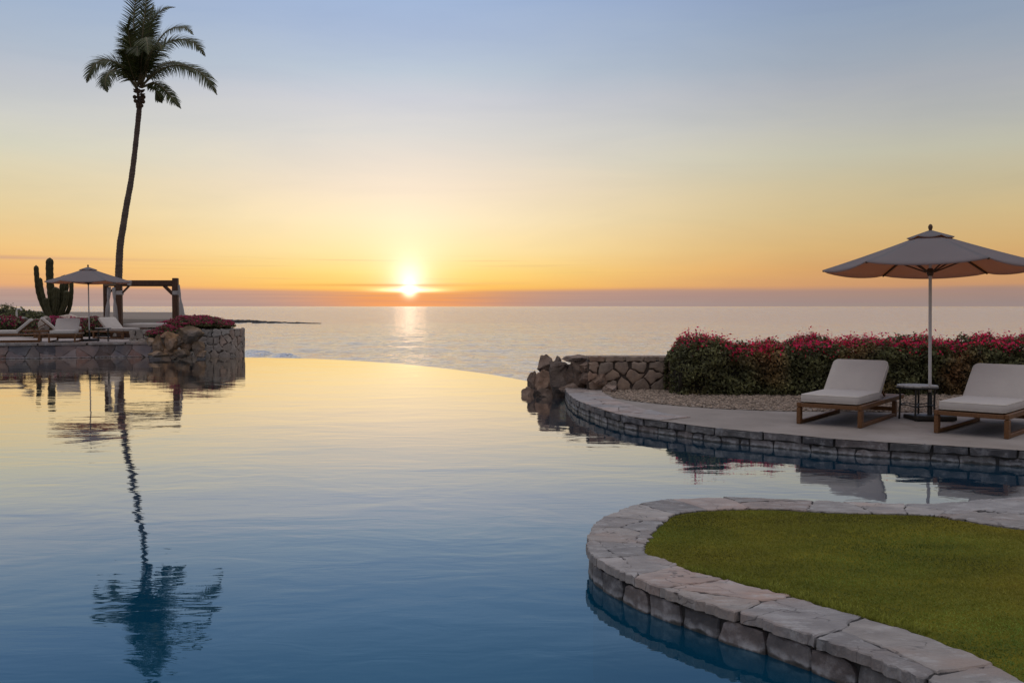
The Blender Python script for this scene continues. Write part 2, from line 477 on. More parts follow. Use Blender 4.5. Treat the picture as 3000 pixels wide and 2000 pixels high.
# ------------------------------------------------------------------ world: dusk sky
SUNT = 49 / F                                 # tangent of the sun's elevation
SUNAZ = math.atan2(-300, F)                   # azimuth from +Y, towards +X
W = bpy.data.worlds.new('World'); S.world = W; W.use_nodes = True
T = NT(W.node_tree); T.n.clear()
out = T.new('ShaderNodeOutputWorld'); bg = T.new('ShaderNodeBackground'); T.link(bg.outputs[0], out.inputs[0])
gen = T.new('ShaderNodeTexCoord').outputs['Generated']
sep = T.new('ShaderNodeSeparateXYZ'); T.link(gen, sep.inputs[0]); X, Y, Z = sep.outputs
hl = T.m('SQRT', T.m('ADD', T.m('MULTIPLY', X, X), T.m('MULTIPLY', Y, Y)))
hl = T.m('MAXIMUM', hl, .001)
t = T.m('DIVIDE', Z, hl)
az = T.m('SUBTRACT', T.m('ARCTAN2', X, Y), SUNAZ)      # 0 at the sun, + to the right
cz = T.m('COSINE', az)
comb = T.new('ShaderNodeCombineXYZ'); T.link(T.m('MULTIPLY', az, 3.0), comb.inputs[0]); T.link(T.m('MULTIPLY', t, 60.0), comb.inputs[1])
cn = T.noise(comb.outputs[0], 1.6, 5, .6)
tw = T.m('ADD', t, T.m('MULTIPLY', T.m('SUBTRACT', cn, .5), .0060))
# the cloud bank's top climbs slightly away from the sun
bank = T.m('MULTIPLY', T.m('MINIMUM', T.m('ABSOLUTE', az), .6), .004)
tw = T.m('SUBTRACT', tw, bank)
p = T.m('MULTIPLY', tw, 2.0, clamp=True)
def vscale2(c, f):
    n = T.new('ShaderNodeVectorMath', operation='SCALE'); T.link(c, n.inputs[0]); T.link(f, n.inputs['Scale']); return n.outputs[0]
def P2(y): return (897 - y) / F * 2
rampA = T.ramp(p, [(0, lin(243, 160, 92)), (P2(878), lin(240, 156, 82)), (P2(858), lin(246, 168, 78)), (P2(846), lin(255, 200, 96)),
    (P2(800), lin(255, 222, 130)), (P2(740), lin(254, 232, 170)), (P2(650), lin(253, 235, 196)), (P2(560), lin(245, 228, 204)), (P2(480), lin(231, 221, 208)), (P2(400), lin(218, 216, 212)),
    (P2(300), lin(204, 207, 215)), (P2(220), lin(186, 199, 214)), (P2(110), lin(171, 188, 215)), (P2(0), lin(160, 182, 216)), (1.0, lin(128, 150, 196))])
rampB = T.ramp(p, [(0, lin(170, 152, 147)), (P2(878), lin(177, 151, 141)), (P2(856), lin(188, 153, 137)), (P2(846), lin(222, 166, 122)),
    (P2(800), lin(233, 177, 117)), (P2(740), lin(235, 193, 130)), (P2(650), lin(228, 203, 152)), (P2(560), lin(219, 206, 170)), (P2(480), lin(211, 209, 189)), (P2(400), lin(202, 203, 198)),
    (P2(300), lin(187, 192, 200)), (P2(220), lin(173, 185, 201)), (P2(110), lin(160, 178, 203)), (P2(0), lin(150, 170, 205)), (1.0, lin(118, 138, 186))])
wid_ = T.ramp(T.m('MULTIPLY', t, 20.0), [(.30, .10 ** 2 * 10), (.42, .25 ** 2 * 10)])
wA = T.m('POWER', 2.718, T.m('DIVIDE', T.m('MULTIPLY', T.m('MULTIPLY', az, az), -10.0), wid_))
sky = T.mix(wA, rampB, rampA)
# low sky behind the camera dimmed; unseen zenith brightened to lift the foreground
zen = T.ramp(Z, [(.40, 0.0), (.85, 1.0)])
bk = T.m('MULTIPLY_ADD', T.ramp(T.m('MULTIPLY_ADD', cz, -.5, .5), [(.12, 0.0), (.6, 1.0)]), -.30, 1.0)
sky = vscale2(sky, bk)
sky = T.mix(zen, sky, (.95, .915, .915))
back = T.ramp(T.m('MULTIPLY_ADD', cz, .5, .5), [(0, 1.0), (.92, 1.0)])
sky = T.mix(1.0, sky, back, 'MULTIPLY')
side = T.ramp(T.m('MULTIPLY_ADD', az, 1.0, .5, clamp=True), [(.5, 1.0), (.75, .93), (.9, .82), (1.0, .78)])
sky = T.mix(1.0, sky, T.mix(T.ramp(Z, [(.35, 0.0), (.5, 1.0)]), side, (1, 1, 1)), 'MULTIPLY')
# soft uneven haze
hz = T.new('ShaderNodeCombineXYZ'); T.link(T.m('MULTIPLY', az, 1.6), hz.inputs[0]); T.link(T.m('MULTIPLY', t, 9.0), hz.inputs[1])
hn = T.noise(hz.outputs[0], 2.2, 5, .6, .6)
sky = T.mix(1.0, sky, T.ramp(hn, [(.3, (.955, .965, .98)), (.5, (1, 1, 1)), (.7, (1.04, 1.025, 1.0))]), 'MULTIPLY')
# thin streaks
st = T.new('ShaderNodeCombineXYZ'); T.link(T.m('MULTIPLY', az, 5.0), st.inputs[0]); T.link(T.m('MULTIPLY', t, 330.0), st.inputs[1])
sn = T.noise(st.outputs[0], 1.0, 4, .55)
band = T.ramp(T.m('MULTIPLY', t, 10.0), [(.18, 0.0), (.24, .5), (.38, .25), (.46, .5), (.56, 0.0)])
fs_ = T.m('MULTIPLY', T.ramp(sn, [(.56, 0.0), (.72, .55)]), band)
sky = T.mix(fs_, sky, lin(190, 140, 118))
def gauss(v, c, w):
    d = T.m('DIVIDE', T.m('SUBTRACT', v, c), w); return T.m('POWER', 2.718, T.m('MULTIPLY', T.m('MULTIPLY', d, d), -1.0))
bkn = T.m('MULTIPLY', T.ramp(sn, [(.40, 0.0), (.62, .32)]), T.ramp(T.m('MULTIPLY', t, 10.0), [(.13, 1.0), (.18, 0.0)]))
sky = T.mix(bkn, sky, lin(160, 134, 132))
s1 = T.m('MULTIPLY', gauss(t, (897 - 836) / F, .0013), gauss(az, -.02, .085))
sky = T.mix(T.m('MULTIPLY', s1, .6), sky, lin(206, 140, 70))
s2 = T.m('MULTIPLY', gauss(t, (897 - 771) / F, .0016), gauss(az, -.42, .15))
sky = T.mix(T.m('MULTIPLY', s2, .55), sky, lin(186, 146, 136))
# glow round the sun
daz = az; dt = T.m('SUBTRACT', t, SUNT - .0005)
d = T.m('SQRT', T.m('ADD', T.m('MULTIPLY', daz, daz), T.m('MULTIPLY', dt, dt)))
above = T.ramp(T.m('MULTIPLY', t, 20.0), [(.26, .12), (.33, .55), (.40, 1.0)])
dt2 = T.m('SUBTRACT', t, SUNT + .009)
d2 = T.m('SQRT', T.m('ADD', T.m('MULTIPLY', daz, daz), T.m('MULTIPLY', T.m('MULTIPLY', dt2, dt2), .7)))
g1 = T.m('ADD', T.m('MULTIPLY', T.m('POWER', 2.718, T.m('MULTIPLY', d2, -1 / .020)), 1.0), T.m('MULTIPLY', gauss(d2, 0, .016), .55))
dup = T.m('SQRT', T.m('ADD', T.m('MULTIPLY', T.m('MULTIPLY', daz, 1.0), daz), T.m('MULTIPLY', T.m('MULTIPLY', dt, dt), .40)))
g2 = T.m('MULTIPLY', T.m('POWER', 2.718, T.m('MULTIPLY', dup, -1 / .050)), .12)
slit = T.m('MULTIPLY', T.m('MULTIPLY', gauss(t, SUNT - .0008, .0019), gauss(az, 0, .028)), 1.4)
core = T.m('MULTIPLY', T.m('POWER', 2.718, T.m('MULTIPLY', T.m('MULTIPLY', d, d), -1 / (.0062 ** 2))), 2.2)
streakcut = T.m('SUBTRACT', 1.0, T.m('MULTIPLY', s1, .55))
def addc(c, f, col):
    return T.mix(1.0, c, T.mix(1.0, T.mix(1.0, (1, 1, 1), (1, 1, 1)), col, 'MULTIPLY'), 'ADD') if f is None else \
        vadd(c, vscale(col, f))
def vscale(col, f):
    n = T.new('ShaderNodeVectorMath', operation='SCALE'); n.inputs[0].default_value = col; T.link(f, n.inputs['Scale']); return n.outputs[0]
def vadd(a, b):
    n = T.new('ShaderNodeVectorMath', operation='ADD'); T.link(a, n.inputs[0]); T.link(b, n.inputs[1]); return n.outputs[0]
g1 = T.m('MULTIPLY', T.m('MULTIPLY', g1, above), streakcut); g2 = T.m('MULTIPLY', g2, above)
core = T.m('MULTIPLY', core, streakcut)
sky = vadd(sky, vscale((.42, .42, .55), g1)); sky = vadd(sky, vscale((.4, .35, .25), g2))
sky = vadd(sky, vscale((1.0, .86, .5), slit)); sky = vadd(sky, vscale((1.0, .9, .66), core))
# physical dusk sky, low and faint, on top of the graded one
ns = T.new('ShaderNodeTexSky', sky_type='NISHITA'); ns.sun_disc = False
ns.sun_elevation = math.atan(SUNT); ns.sun_rotation = SUNAZ
vs_ = T.new('ShaderNodeVectorMath', operation='SCALE'); T.link(ns.outputs[0], vs_.inputs[0]); vs_.inputs['Scale'].default_value = .004
sky = vadd(sky, vs_.outputs[0])
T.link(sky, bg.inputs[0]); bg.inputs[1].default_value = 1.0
W.cycles.sampling_method = 'MANUAL'; W.cycles.sample_map_resolution = 2048

sl = bpy.data.lights.new('sun', 'SUN'); sl.energy = .0011; sl.angle = math.radians(2); sl.color = (1.0, .62, .32)
so = bpy.data.objects.new('sun', sl); COL.objects.link(so)
el = math.atan(SUNT) + .012
sd = Vector((math.sin(SUNAZ) * math.cos(el), math.cos(SUNAZ) * math.cos(el), math.sin(el)))
so.rotation_euler = sd.to_track_quat('Z', 'Y').to_euler()
so.location = (0, 0, 30)

S.view_settings.view_transform = 'Standard'; S.view_settings.look = 'None'
S.view_settings.exposure = 0; S.view_settings.gamma = 1

# ------------------------------------------------------------------ sea
def sea_mesh():
    ys = [40]
    while ys[-1] < 80: ys.append(ys[-1] + 2)
    while ys[-1] < 420: ys.append(ys[-1] + .75 * (ys[-1] / 90) ** 1.25)
    while ys[-1] < 30000: ys.append(ys[-1] * 1.06)
    ys = np.array(ys); n = 420
    u = np.linspace(-1, 1, n)
    V = []
    for y in ys:
        w = max(60, y * .85) if y < 420 else y * (.85 + .8 * min(1, (y - 420) / 600))
        for q in u:
            x = q * w; z = 0.0
            if y < 700:
                k = max(0, 1 - y / 700)
                z += k * (.16 * math.sin(y * .21 + x * .03 + 2 * mnoise.noise(Vector((x * .02, y * .02, 0)))) + .22 * mnoise.noise(Vector((x * .018, y * .09, 3))))
                if y > 70:
                    a_ = min(1, (y - 70) / 20) * max(.35, 1 - y / 600)
                    z += a_ * .17 * (1 - 2 * abs(mnoise.noise(Vector((x * .16 + .05 * y, y * .24, 9))))) + a_ * .12 * mnoise.noise(Vector((x * .42, y * .5, 2)))
                # the breaking shore wave at the left of the pool rim
                for (x0, y0, dx, ln, hgt, wd) in ((-36.5, 137, -.35, 3.0, .8, 1.5), (-31, 129.5, -.5, 2.2, .7, 1.1)):
                    s = (x - x0); yy = y0 + dx * s
                    z += hgt * math.exp(-(s / ln) ** 2) * math.exp(-((y - yy) / wd) ** 2)
            V.append((x, y, SEA + z))
    nr = len(ys); Fc = []
    idx = np.arange(nr * n).reshape(nr, n)
    Fc = np.stack([idx[:-1, :-1].ravel(), idx[:-1, 1:].ravel(), idx[1:, 1:].ravel(), idx[1:, :-1].ravel()], 1)
    return np.array(V), Fc
V, Fc = sea_mesh()
tag(np_mesh('sea', V, Fc, M['sea'], smooth=True), kind='structure')

# ------------------------------------------------------------------ lower ground that carries pool and terraces
def ground():
    xs = np.linspace(-90, 90, 91); ys = np.concatenate([np.linspace(-40, 110, 76)])
    V = []
    for y in ys:
        for x in xs:
            z = -3.0
            if y > 26: z = -3.0 - 4.0 * min(1, (y - 26) / 22)
            if x < -.33 * y and x < -13 and y > 20:                 # the left terrace's garden rises and drops to the beach
                k = min(1, min(-13 - x, -.33 * y - x) / 4)
                g = LZ - .03 + .36 * min(1, max(0, (y - 36) / 14)) if y < 66 else LZ + .3 - 6.6 * min(1, (y - 66) / 18)
                if y < 33: g = -3.0
                z = z * (1 - k) + g * k
            if x > 1 and y > 15.5:
                pass
            V.append((x, y, z + .03 * mnoise.noise(Vector((x, y, 0)))))
    n = len(xs); idx = np.arange(len(ys) * n).reshape(len(ys), n)
    Fc = np.stack([idx[:-1, :-1].ravel(), idx[:-1, 1:].ravel(), idx[1:, 1:].ravel(), idx[1:, :-1].ravel()], 1)
    return np.array(V), Fc
V, Fc = ground(); tag(np_mesh('ground', V, Fc, M['sand'], smooth=True), kind='structure')

# far beach, dune and rocky spit on the left
mb = MB()
shore = [G(-3000, 905, SEA + .4), G(0, 908, SEA + .5), G(200, 913, SEA + .5), G(515, 914, SEA + .5), G(560, 925, SEA + .4), G(640, 935, SEA + .4),
         G(650, 950, SEA + .3), G(600, 975, SEA + .3), G(400, 1010, SEA + .3), G(-400, 1010, SEA + .3), G(-3000, 1000, SEA + .3)]
fill(mb, shore, SEA + .35)
tag(mb.build('beach', M['sand']), kind='structure')
# dune with scrub
def dune():
    V = []; nx, ny = 90, 14
    for j in range(ny):
        for i in range(nx):
            px = -900 + i / (nx - 1) * 1120; Y = 150 + j * 26
            prof = max(0, 1 - max(0, px - 60) / 160) ** .8
            hgt = (H + (897 - 899) / F * 260 - SEA) * prof * math.sin(PI * (j + .4) / (ny))
            hgt *= .86 + .2 * mnoise.noise(Vector((px * .012, j * .4, 1)))
            V.append(((px - 1500) / F * Y, Y, SEA - .1 + max(0, hgt)))
    idx = np.arange(nx * ny).reshape(ny, nx)
    return np.array(V), np.stack([idx[:-1, :-1].ravel(), idx[:-1, 1:].ravel(), idx[1:, 1:].ravel(), idx[1:, :-1].ravel()], 1)
V, Fc = dune(); tag(np_mesh('dune', V, Fc, M['dune'], smooth=True), kind='structure')
# rock spit
V = []; Fl = []
r = random.Random(5); mb = MB()
for k in range(150):
    u = r.random() ** .8; px = 560 + 380 * u; py = 931 + 12 * u + r.uniform(-1, 9) * (1 - u)
    q = G(px, py + 5, SEA); s = (1 - u * .8) * r.uniform(.5, 1.3) * 1.15
    ring = []
    m_ = 7
    for lv, (zz, rr) in enumerate(((-.3, 1.0), (.35, .9), (.8, .45))):
        for a in range(m_):
            an = 2 * PI * a / m_ + lv; rad = rr * r.uniform(.75, 1.2)
            ring.append(q + Vector((math.cos(an) * rad * 2.6 * s, math.sin(an) * rad * 3 * s, zz * s * r.uniform(.8, 1.2))))
    fs = []
    for lv in range(2):
        for a in range(m_):
            b = (a + 1) % m_; fs.append((lv * m_ + a, lv * m_ + b, (lv + 1) * m_ + b, (lv + 1) * m_ + a))
    fs.append(tuple(range(2 * m_, 3 * m_)))
    mb.add(ring, fs)
tag(mb.build('rock_spit', M['shorerock']), kind='structure')

# ------------------------------------------------------------------ pool
far_edge = catmull([G(560, 1046), G(712, 1047), G(900, 1050), G(1060, 1058), G(1212, 1069), G(1400, 1091), G(1524, 1112), G(1640, 1135)], 10)
loop = [Vector((-34, 29, 0)), Vector((-34, 31.5, 0)), Vector((-13, 31.8, 0))] + far_edge + [Vector((4, 13.5, 0)), Vector((18, 12, 0)), Vector((18, -6, 0)), Vector((-34, -6, 0))]
mb = MB(); fill(mb, loop, 0.0)
tag(mb.build('pool_water', M['pool']), kind='structure')
M['floor'] = mat('pool_floor_tile', (.010, .11, .19), (.008, .09, .16), scale=2, rough=.6, bump=.1, tint=False)
mb = MB(); fill(mb, loop, -.65)
tag(mb.build('pool_floor', M['floor']), kind='structure')
mb = MB(); skirt(mb, [Vector((q.x, q.y, 0)) for q in far_edge], -3.2, -.008)
tag(mb.build('pool_rim_wall', M['grout']), 'wet dark outer wall under the overflowing far rim of the pool', 'pool rim')

# ------------------------------------------------------------------ island with lawn
oc = catmull([G(x, y, DZ) for x, y in [(3300, 2250), (3000, 2110), (2800, 2025), (2655, 1965), (2491, 1899), (2230, 1810), (2138, 1786), (2023, 1750),
     (1891, 1704), (1759, 1641), (1725, 1612), (1718, 1583), (1733, 1546), (1765, 1515), (1839, 1483), (1925, 1464), (2063, 1456), (2195, 1457),
     (2425, 1466), (2632, 1473), (2752, 1472), (3000, 1452), (3300, 1425), (3800, 1400)]], 8)
ic = catmull([G(x, y, DZ) for x, y in [(3700, 2250), (3330, 2120), (3130, 2050), (3000, 1995), (2884, 1930), (2683, 1850), (2408, 1770), (2322, 1744),
     (2132, 1696), (2017, 1667), (1948, 1635), (1893, 1621), (1892, 1589), (1915, 1555), (1950, 1523), (1978, 1505), (2040, 1495), (2126, 1490),
     (2270, 1489), (2425, 1498), (2626, 1503), (2741, 1508), (2884, 1532), (3000, 1548), (3300, 1580), (3800, 1630)]], 8)
OC, IC = Path(oc), Path(ic)
# match inner to outer by nearest point so cross joints run square
inner_s = []
last = 0
for i in range(161):
    q = OC.at(OC.L * i / 160); best = min(np.linspace(last, min(IC.L, last + .9), 40), key=lambda s: (IC.at(s) - q).length + .02 * abs(s - last))
    last = max(last, best); inner_s.append(last)
ia = np.array(inner_s); kern = np.ones(9) / 9
ia = np.convolve(np.pad(ia, 4, mode='edge'), kern, 'valid')
ia = ia * (IC.L / max(ia[-1], 1e-6)) if ia[-1] < IC.L * .9 else ia
def island_map(s, t, Wd=.36):
    o = OC.at(s); i = IC.at(float(np.interp(s / OC.L * 160, np.arange(161), ia)))
    return o.lerp(i, t / Wd), Vector((0, 0, 1))
root = empty('island_coping', G(1900, 1700, 0))
tag(root, 'grey and pink flagstone coping curving round the lawn in the foreground', 'stone coping')
O = root.location
Wd = .36
T1 = ((1, 1, 1), (1.05, 1.02, 1.0), (.9, .92, .95), (1.10, .97, .92), (1.0, .99, 1.0), (.8, .81, .84), (1.14, 1.12, 1.1))
cs = cells(OC.L, Wd, row_sites(OC.L, Wd, 1, .36, .35, 21, split=.5), 2.0)
mb = MB()
lay(mb, cs, lambda s, t: (lambda p, n: (p + Vector((0, 0, -.052)), n))(*island_map(s, t)), gap=.007, h=.052, bev=.006, step=.030, jit=.007, tints=T1, seed=5, hj=.03, cr=.25)
mb.build('coping_slabs', M['flag'], root, O)
# mortar bed under the slabs
mb = MB()
N = 300
for i in range(N):
    s0, s1_ = OC.L * i / N, OC.L * (i + 1) / N
    a0, b0 = island_map(s0, .02)[0], island_map(s0, Wd - .01)[0]; a1, b1 = island_map(s1_, .02)[0], island_map(s1_, Wd - .01)[0]
    zt = DZ - .008
    for q in (a0, b0, a1, b1): q.z = zt
    mb.add([a0, a1, b1, b0], [(0, 3, 2, 1)])
mb.build('mortar_bed', M['grout'], root, O)
# stones below, set back under the slabs
def side_map(path, inset, ztop, flip=1):
    def f(s, t):
        p = path.at(s); tn = path.tan(s); n = Vector((tn.y, -tn.x, 0)) * flip
        q = p - n * inset; return Vector((q.x, q.y, ztop - t)), n
    return f
# outward is to the water: the outer path runs clockwise seen from above, test with one sample
tn = OC.tan(OC.L * .5); test = Vector((tn.y, -tn.x, 0)); mid = OC.at(OC.L * .5); cen = G(2400, 1600, DZ)
flipI = 1 if (mid - cen).dot(test) > 0 else -1
hw = .26
cs = cells(OC.L, hw, row_sites(OC.L, hw, 1, .22, .10, 8, split=.0), 1.2)
mb = MB()
TW = ((1, 1, 1), (.8, .82, .88), (1.15, 1.1, 1.1), (.7, .7, .75), (1.1, .98, .95))
lay(mb, cs, side_map(OC, .06, DZ - .058, flipI), gap=.014, h=.04, bev=.010, step=.05, jit=.005, tints=TW, seed=9, puff=.003, drop=.05, cr=.7)
mb.build('wall_stones', M['wallstone'], root, O)
mb = MB()
lw_ = [side_map(OC, .045, 0, flipI)(OC.L * i / 300, 0)[0] for i in range(301)]
skirt(mb, lw_, -1.26, DZ - .040); mb.build('mortar_face', M['grout'], root, O)

# lawn
mb = MB(); loopi = [Vector((q.x, q.y, 0)) for q in ic[::2]]
M['lawn'] = mat('lawn_turf', (.15, .14, .022), (.10, .10, .016), scale=3.0, rough=1, bump=.8, bscale=90, tint=False, spec=.0,
                c3=(.18, .155, .022), bdist=.01, stretch=(1, 1.8, 1))
fill(mb, loopi, DZ - .012)
tag(mb.build('lawn', M['lawn']), kind='structure')
def in_poly(x, y, P):
    inside = np.zeros(len(x), bool); j = len(P) - 1
    for i in range(len(P)):
        xi, yi, xj, yj = P[i][0], P[i][1], P[j][0], P[j][1]
        c = ((yi > y) != (yj > y)) & (x < (xj - xi) * (y - yi) / (yj - yi + 1e-12) + xi)
        inside ^= c; j = i
    return inside
def blades(n, xr, yr, poly, hmin, hmax, wid):
    x = RNG.uniform(*xr, n); y = RNG.uniform(*yr, n)
    keep = in_poly(x, y, poly); x, y = x[keep], y[keep]; n = len(x)
    a = RNG.uniform(0, 2 * PI, n); h = RNG.uniform(hmin, hmax, n); lx = RNG.normal(0, .009, n); ly = RNG.normal(0, .009, n)
    w = wid * RNG.uniform(.6, 1.3, n)
    V = np.zeros((n, 3, 3))
    V[:, 0] = np.stack([x - np.cos(a) * w, y - np.sin(a) * w, np.full(n, DZ - .013)], 1)
    V[:, 1] = np.stack([x + np.cos(a) * w, y + np.sin(a) * w, np.full(n, DZ - .013)], 1)
    V[:, 2] = np.stack([x + lx, y + ly, DZ - .013 + h], 1)
    g = RNG.uniform(.82, 1.2, n)
    patch = np.array([mnoise.fractal(Vector((a_ * 1.1, b_ * 1.9, 0)), 1, 2, 3) for a_, b_ in zip(x, y)])
    patch = 1 + np.clip(patch, -.6, .6) * .75
    hue = np.array([mnoise.noise(Vector((a_ * .7, b_ * 1.1, 5))) for a_, b_ in zip(x, y)])
    tint = np.stack([g * patch * (1 + hue * .5) * RNG.uniform(.92, 1.08, n), g * patch, g * patch * .9], 1)
    return V.reshape(-1, 3), np.arange(3 * n).reshape(n, 3), tint
M['blade'] = mat('grass_blade', (.20, .195, .030), (.14, .142, .022), scale=3, rough=.7, bump=0, transl=.3)
V, Fc, tt = blades(360000, (.6, 5.6), (2.6, 7.2), [(q.x, q.y) for q in ic[::2]], .004, .013, .0024)
o = np_mesh('lawn_grass', V, Fc, M['blade'], tt); tag(o, 'short mown green turf inside the curved stone coping', 'grass', kind='stuff')
# longer tufts along the near edge
xs, ys = [], []
for i in range(5200):
    s = RNG.uniform(.17, .34) * IC.L; q = IC.at(s); tn = IC.tan(s); n2 = Vector((tn.y, -tn.x, 0)) * -flipI
    if (q + n2 * .1 - cen).length > (q - cen).length: n2 = -n2
    dd = abs(RNG.normal(0, .05)); xs.append(q.x + n2.x * dd); ys.append(q.y + n2.y * dd)
x, y = np.array(xs), np.array(ys); n = len(x); a = RNG.uniform(0, 2 * PI, n); h = RNG.uniform(.01, .032, n)
V = np.zeros((n, 3, 3)); w = .0035
V[:, 0] = np.stack([x - np.cos(a) * w, y - np.sin(a) * w, np.full(n, DZ - .013)], 1)
V[:, 1] = np.stack([x + np.cos(a) * w, y + np.sin(a) * w, np.full(n, DZ - .013)], 1)
V[:, 2] = np.stack([x + RNG.normal(0, .014, n), y + RNG.normal(0, .014, n), DZ - .013 + h], 1)
g = RNG.uniform(.9, 1.9, n)
o = np_mesh('edge_grass', V.reshape(-1, 3), np.arange(3 * n).reshape(n, 3), M['blade'], np.stack([g, g * 1.05, g], 1))
tag(o, 'longer brighter grass tufts along the near inner edge of the coping', 'grass', kind='stuff')

# ------------------------------------------------------------------ right deck
rp = [(1653, 1134), (1664, 1152), (1689, 1172), (1742, 1192), (1793, 1208), (1857, 1222), (1972, 1237), (2061, 1249), (2180, 1261), (2300, 1271), (2449, 1285), (2598, 1295),
      (2746, 1303), (2999, 1319), (3400, 1345), (4200, 1395)]
rc = catmull([G(x, y, DZ) for x, y in rp], 8); RC = Path(rc)
mb = MB()
back = [Vector((13, 22, 0)), Vector((4, 22, 0)), G(1770, 1122, DZ)]
fill(mb, [Vector((q.x, q.y, 0)) for q in rc] + [Vector((17, 9, 0)), Vector((17, 22, 0))] + back[1:], DZ)
tag(mb.build('pool_deck', M['deck']), kind='structure')
root = empty('deck_edge_wall', G(2000, 1270, 0)); O = root.location
tag(root, 'low grey stone wall edging the right sunbathing deck above the water', 'stone wall')
tn = RC.tan(RC.L * .5); test = Vector((tn.y, -tn.x, 0)); flipR = 1 if test.y < 0 else -1
top = .085
cs = cells(RC.L, top, row_sites(RC.L, top, 1, .36, .15, 31), 1.5)
mb = MB(); lay(mb, cs, side_map(RC, .03, DZ - .004, flipR), gap=.012, h=.035, bev=.009, step=.07, jit=.004, tints=TW, seed=2, drop=.02, cr=.4)
mb.build('upper_course', M['wallstone'], root, O)
cs = cells(RC.L, .2, row_sites(RC.L, .2, 1, .25, .15, 32), 1.2)
mb = MB(); lay(mb, cs, side_map(RC, .045, DZ - .092, flipR), gap=.012, h=.03, bev=.010, step=.06, jit=.007, tints=TW, seed=4, puff=.002, drop=.03, cr=.6)
mb.build('lower_course', M['wallstone'], root, O)
mb = MB(); lw_ = [side_map(RC, .028, 0, flipR)(RC.L * i / 300, 0)[0] for i in range(301)]
skirt(mb, lw_, -1.26, DZ - .003); mb.build('mortar_face', M['grout'], root, O)
# flagstone strip on the deck's left nose
LN = RC.L * .42
def strip_map(s, t):
    p = RC.at(s); tn = RC.tan(s); n = Vector((tn.y, -tn.x, 0)) * flipR
    q = p - n * t + n * .004
    return Vector((q.x, q.y, DZ)), Vector((0, 0, 1))
cs = cells(LN, .62, row_sites(LN, .62, 2, .55, .3, 12), 2.0)
mb = MB(); lay(mb, cs, strip_map, gap=.012, h=.010, bev=.005, step=.08, jit=.008, tints=((1.05, 1, .98), (1.15, 1.02, .96), (.95, .93, .94), (1.2, 1.1, 1.05)), seed=6, hj=.3)
mb.build('edge_flagstones', M['flag'], root, O)
# gravel bed
gl = [G(x, y, DZ) for x, y in [(1800, 1166), (1850, 1174), (1908, 1181), (2000, 1190), (2099, 1197), (2300, 1205), (2627, 1208), (3100, 1211), (3900, 1215), (3900, 1120), (1950, 1136), (1745, 1139)]]
mb = MB(); fill(mb, gl, DZ + .006)
tag(mb.build('gravel_bed', M['gravel']), kind='structure')
def pebbles(n, poly, zb, smin, smax):
    P = np.array([(q[0], q[1]) for q in poly]); lo, hi = P.min(0), P.max(0)
    x = RNG.uniform(lo[0], hi[0], n); y = RNG.uniform(lo[1], hi[1], n); k = in_poly(x, y, P); x, y = x[k], y[k]; n = len(x)
    base = np.array([(1, 0, 0), (0, 1, 0), (-1, 0, 0), (0, -1, 0), (0, 0, 1), (0, 0, -.6)], float)
    F0 = np.array([(0, 1, 4), (1, 2, 4), (2, 3, 4), (3, 0, 4), (1, 0, 5), (2, 1, 5), (3, 2, 5), (0, 3, 5)])
    s = RNG.uniform(smin, smax, n)[:, None]
    V = base[None] * RNG.uniform(.6, 1.3, (n, 6, 1)) * s[:, :, None] * np.array([1, 1, .62])
    a = RNG.uniform(0, 2 * PI, n); c_, s_ = np.cos(a), np.sin(a)
    Xn = V[:, :, 0] * c_[:, None] - V[:, :, 1] * s_[:, None]; Yn = V[:, :, 0] * s_[:, None] + V[:, :, 1] * c_[:, None]
    V[:, :, 0] = Xn + x[:, None]; V[:, :, 1] = Yn + y[:, None]; V[:, :, 2] += zb + s * .25
    Fc = (F0[None] + (np.arange(n) * 6)[:, None, None]).reshape(-1, 3)
    t = np.repeat(RNG.uniform(.55, 1.5, (n, 1)) * np.array([[1, .97, .94]]), 8, 0)
    return V.reshape(-1, 3), Fc, t
V, Fc, tt = pebbles(26000, [(q.x, min(q.y, 17.5)) for q in gl], DZ + .006, .012, .034)
tag(np_mesh('gravel', V, Fc, M['gravel'], tt), 'tan gravel strewn between the deck and the flowering hedge', 'gravel', kind='stuff')

# ------------------------------------------------------------------ right garden wall and boulders
A = G(1722, 1143, DZ); B = G(2060, 1146, DZ)
A.y = B.y = 16.75; wallH = .60
root = empty('garden_wall', (A + B) / 2); O = Vector(root.location)
tag(root, 'tan rubble stone garden wall between the right boulders and the hedge', 'stone wall')
WP = Path([A, B]); fl = 1 if Vector((WP.tan(1).y, -WP.tan(1).x, 0)).y < 0 else -1
cs = cells(WP.L, wallH - .09, row_sites(WP.L, wallH - .09, 3, .25, .22, 41), 1.4)
TT = ((1, 1, 1), (1.15, 1.1, 1.05), (.8, .78, .76), (1.08, .95, .88), (.95, .98, 1.0))
mb = MB(); lay(mb, cs, side_map(WP, .03, DZ + wallH - .09, fl), gap=.016, h=.05, bev=.016, step=.07, jit=.01, tints=TT, seed=11, puff=.004, drop=.04)
mb.build('wall_stones', M['tanstone'], root, O)
cs = cells(WP.L, .09, row_sites(WP.L, .09, 1, .34, .1, 42), 1.4)
mb = MB(); lay(mb, cs, side_map(WP, .02, DZ + wallH - .002, fl), gap=.012, h=.04, bev=.014, step=.05, jit=.009, tints=TT, seed=12, hj=.5, drop=.03)
mb.box(Vector(((A.x + B.x) / 2, (A.y + B.y) / 2 + .22, DZ + wallH - .035)), (WP.L, .40, .06), None, (1, 1, 1), .01)
mb.build('cap_course', M['tanstone'], root, O)
mb = MB(); mb.box(Vector(((A.x + B.x) / 2, (A.y + B.y) / 2 + .25, DZ + (wallH - .08) / 2 - .15)), (WP.L, .42, wallH + .2), None)
mb.build('wall_core', M['tangrout'], root, O)

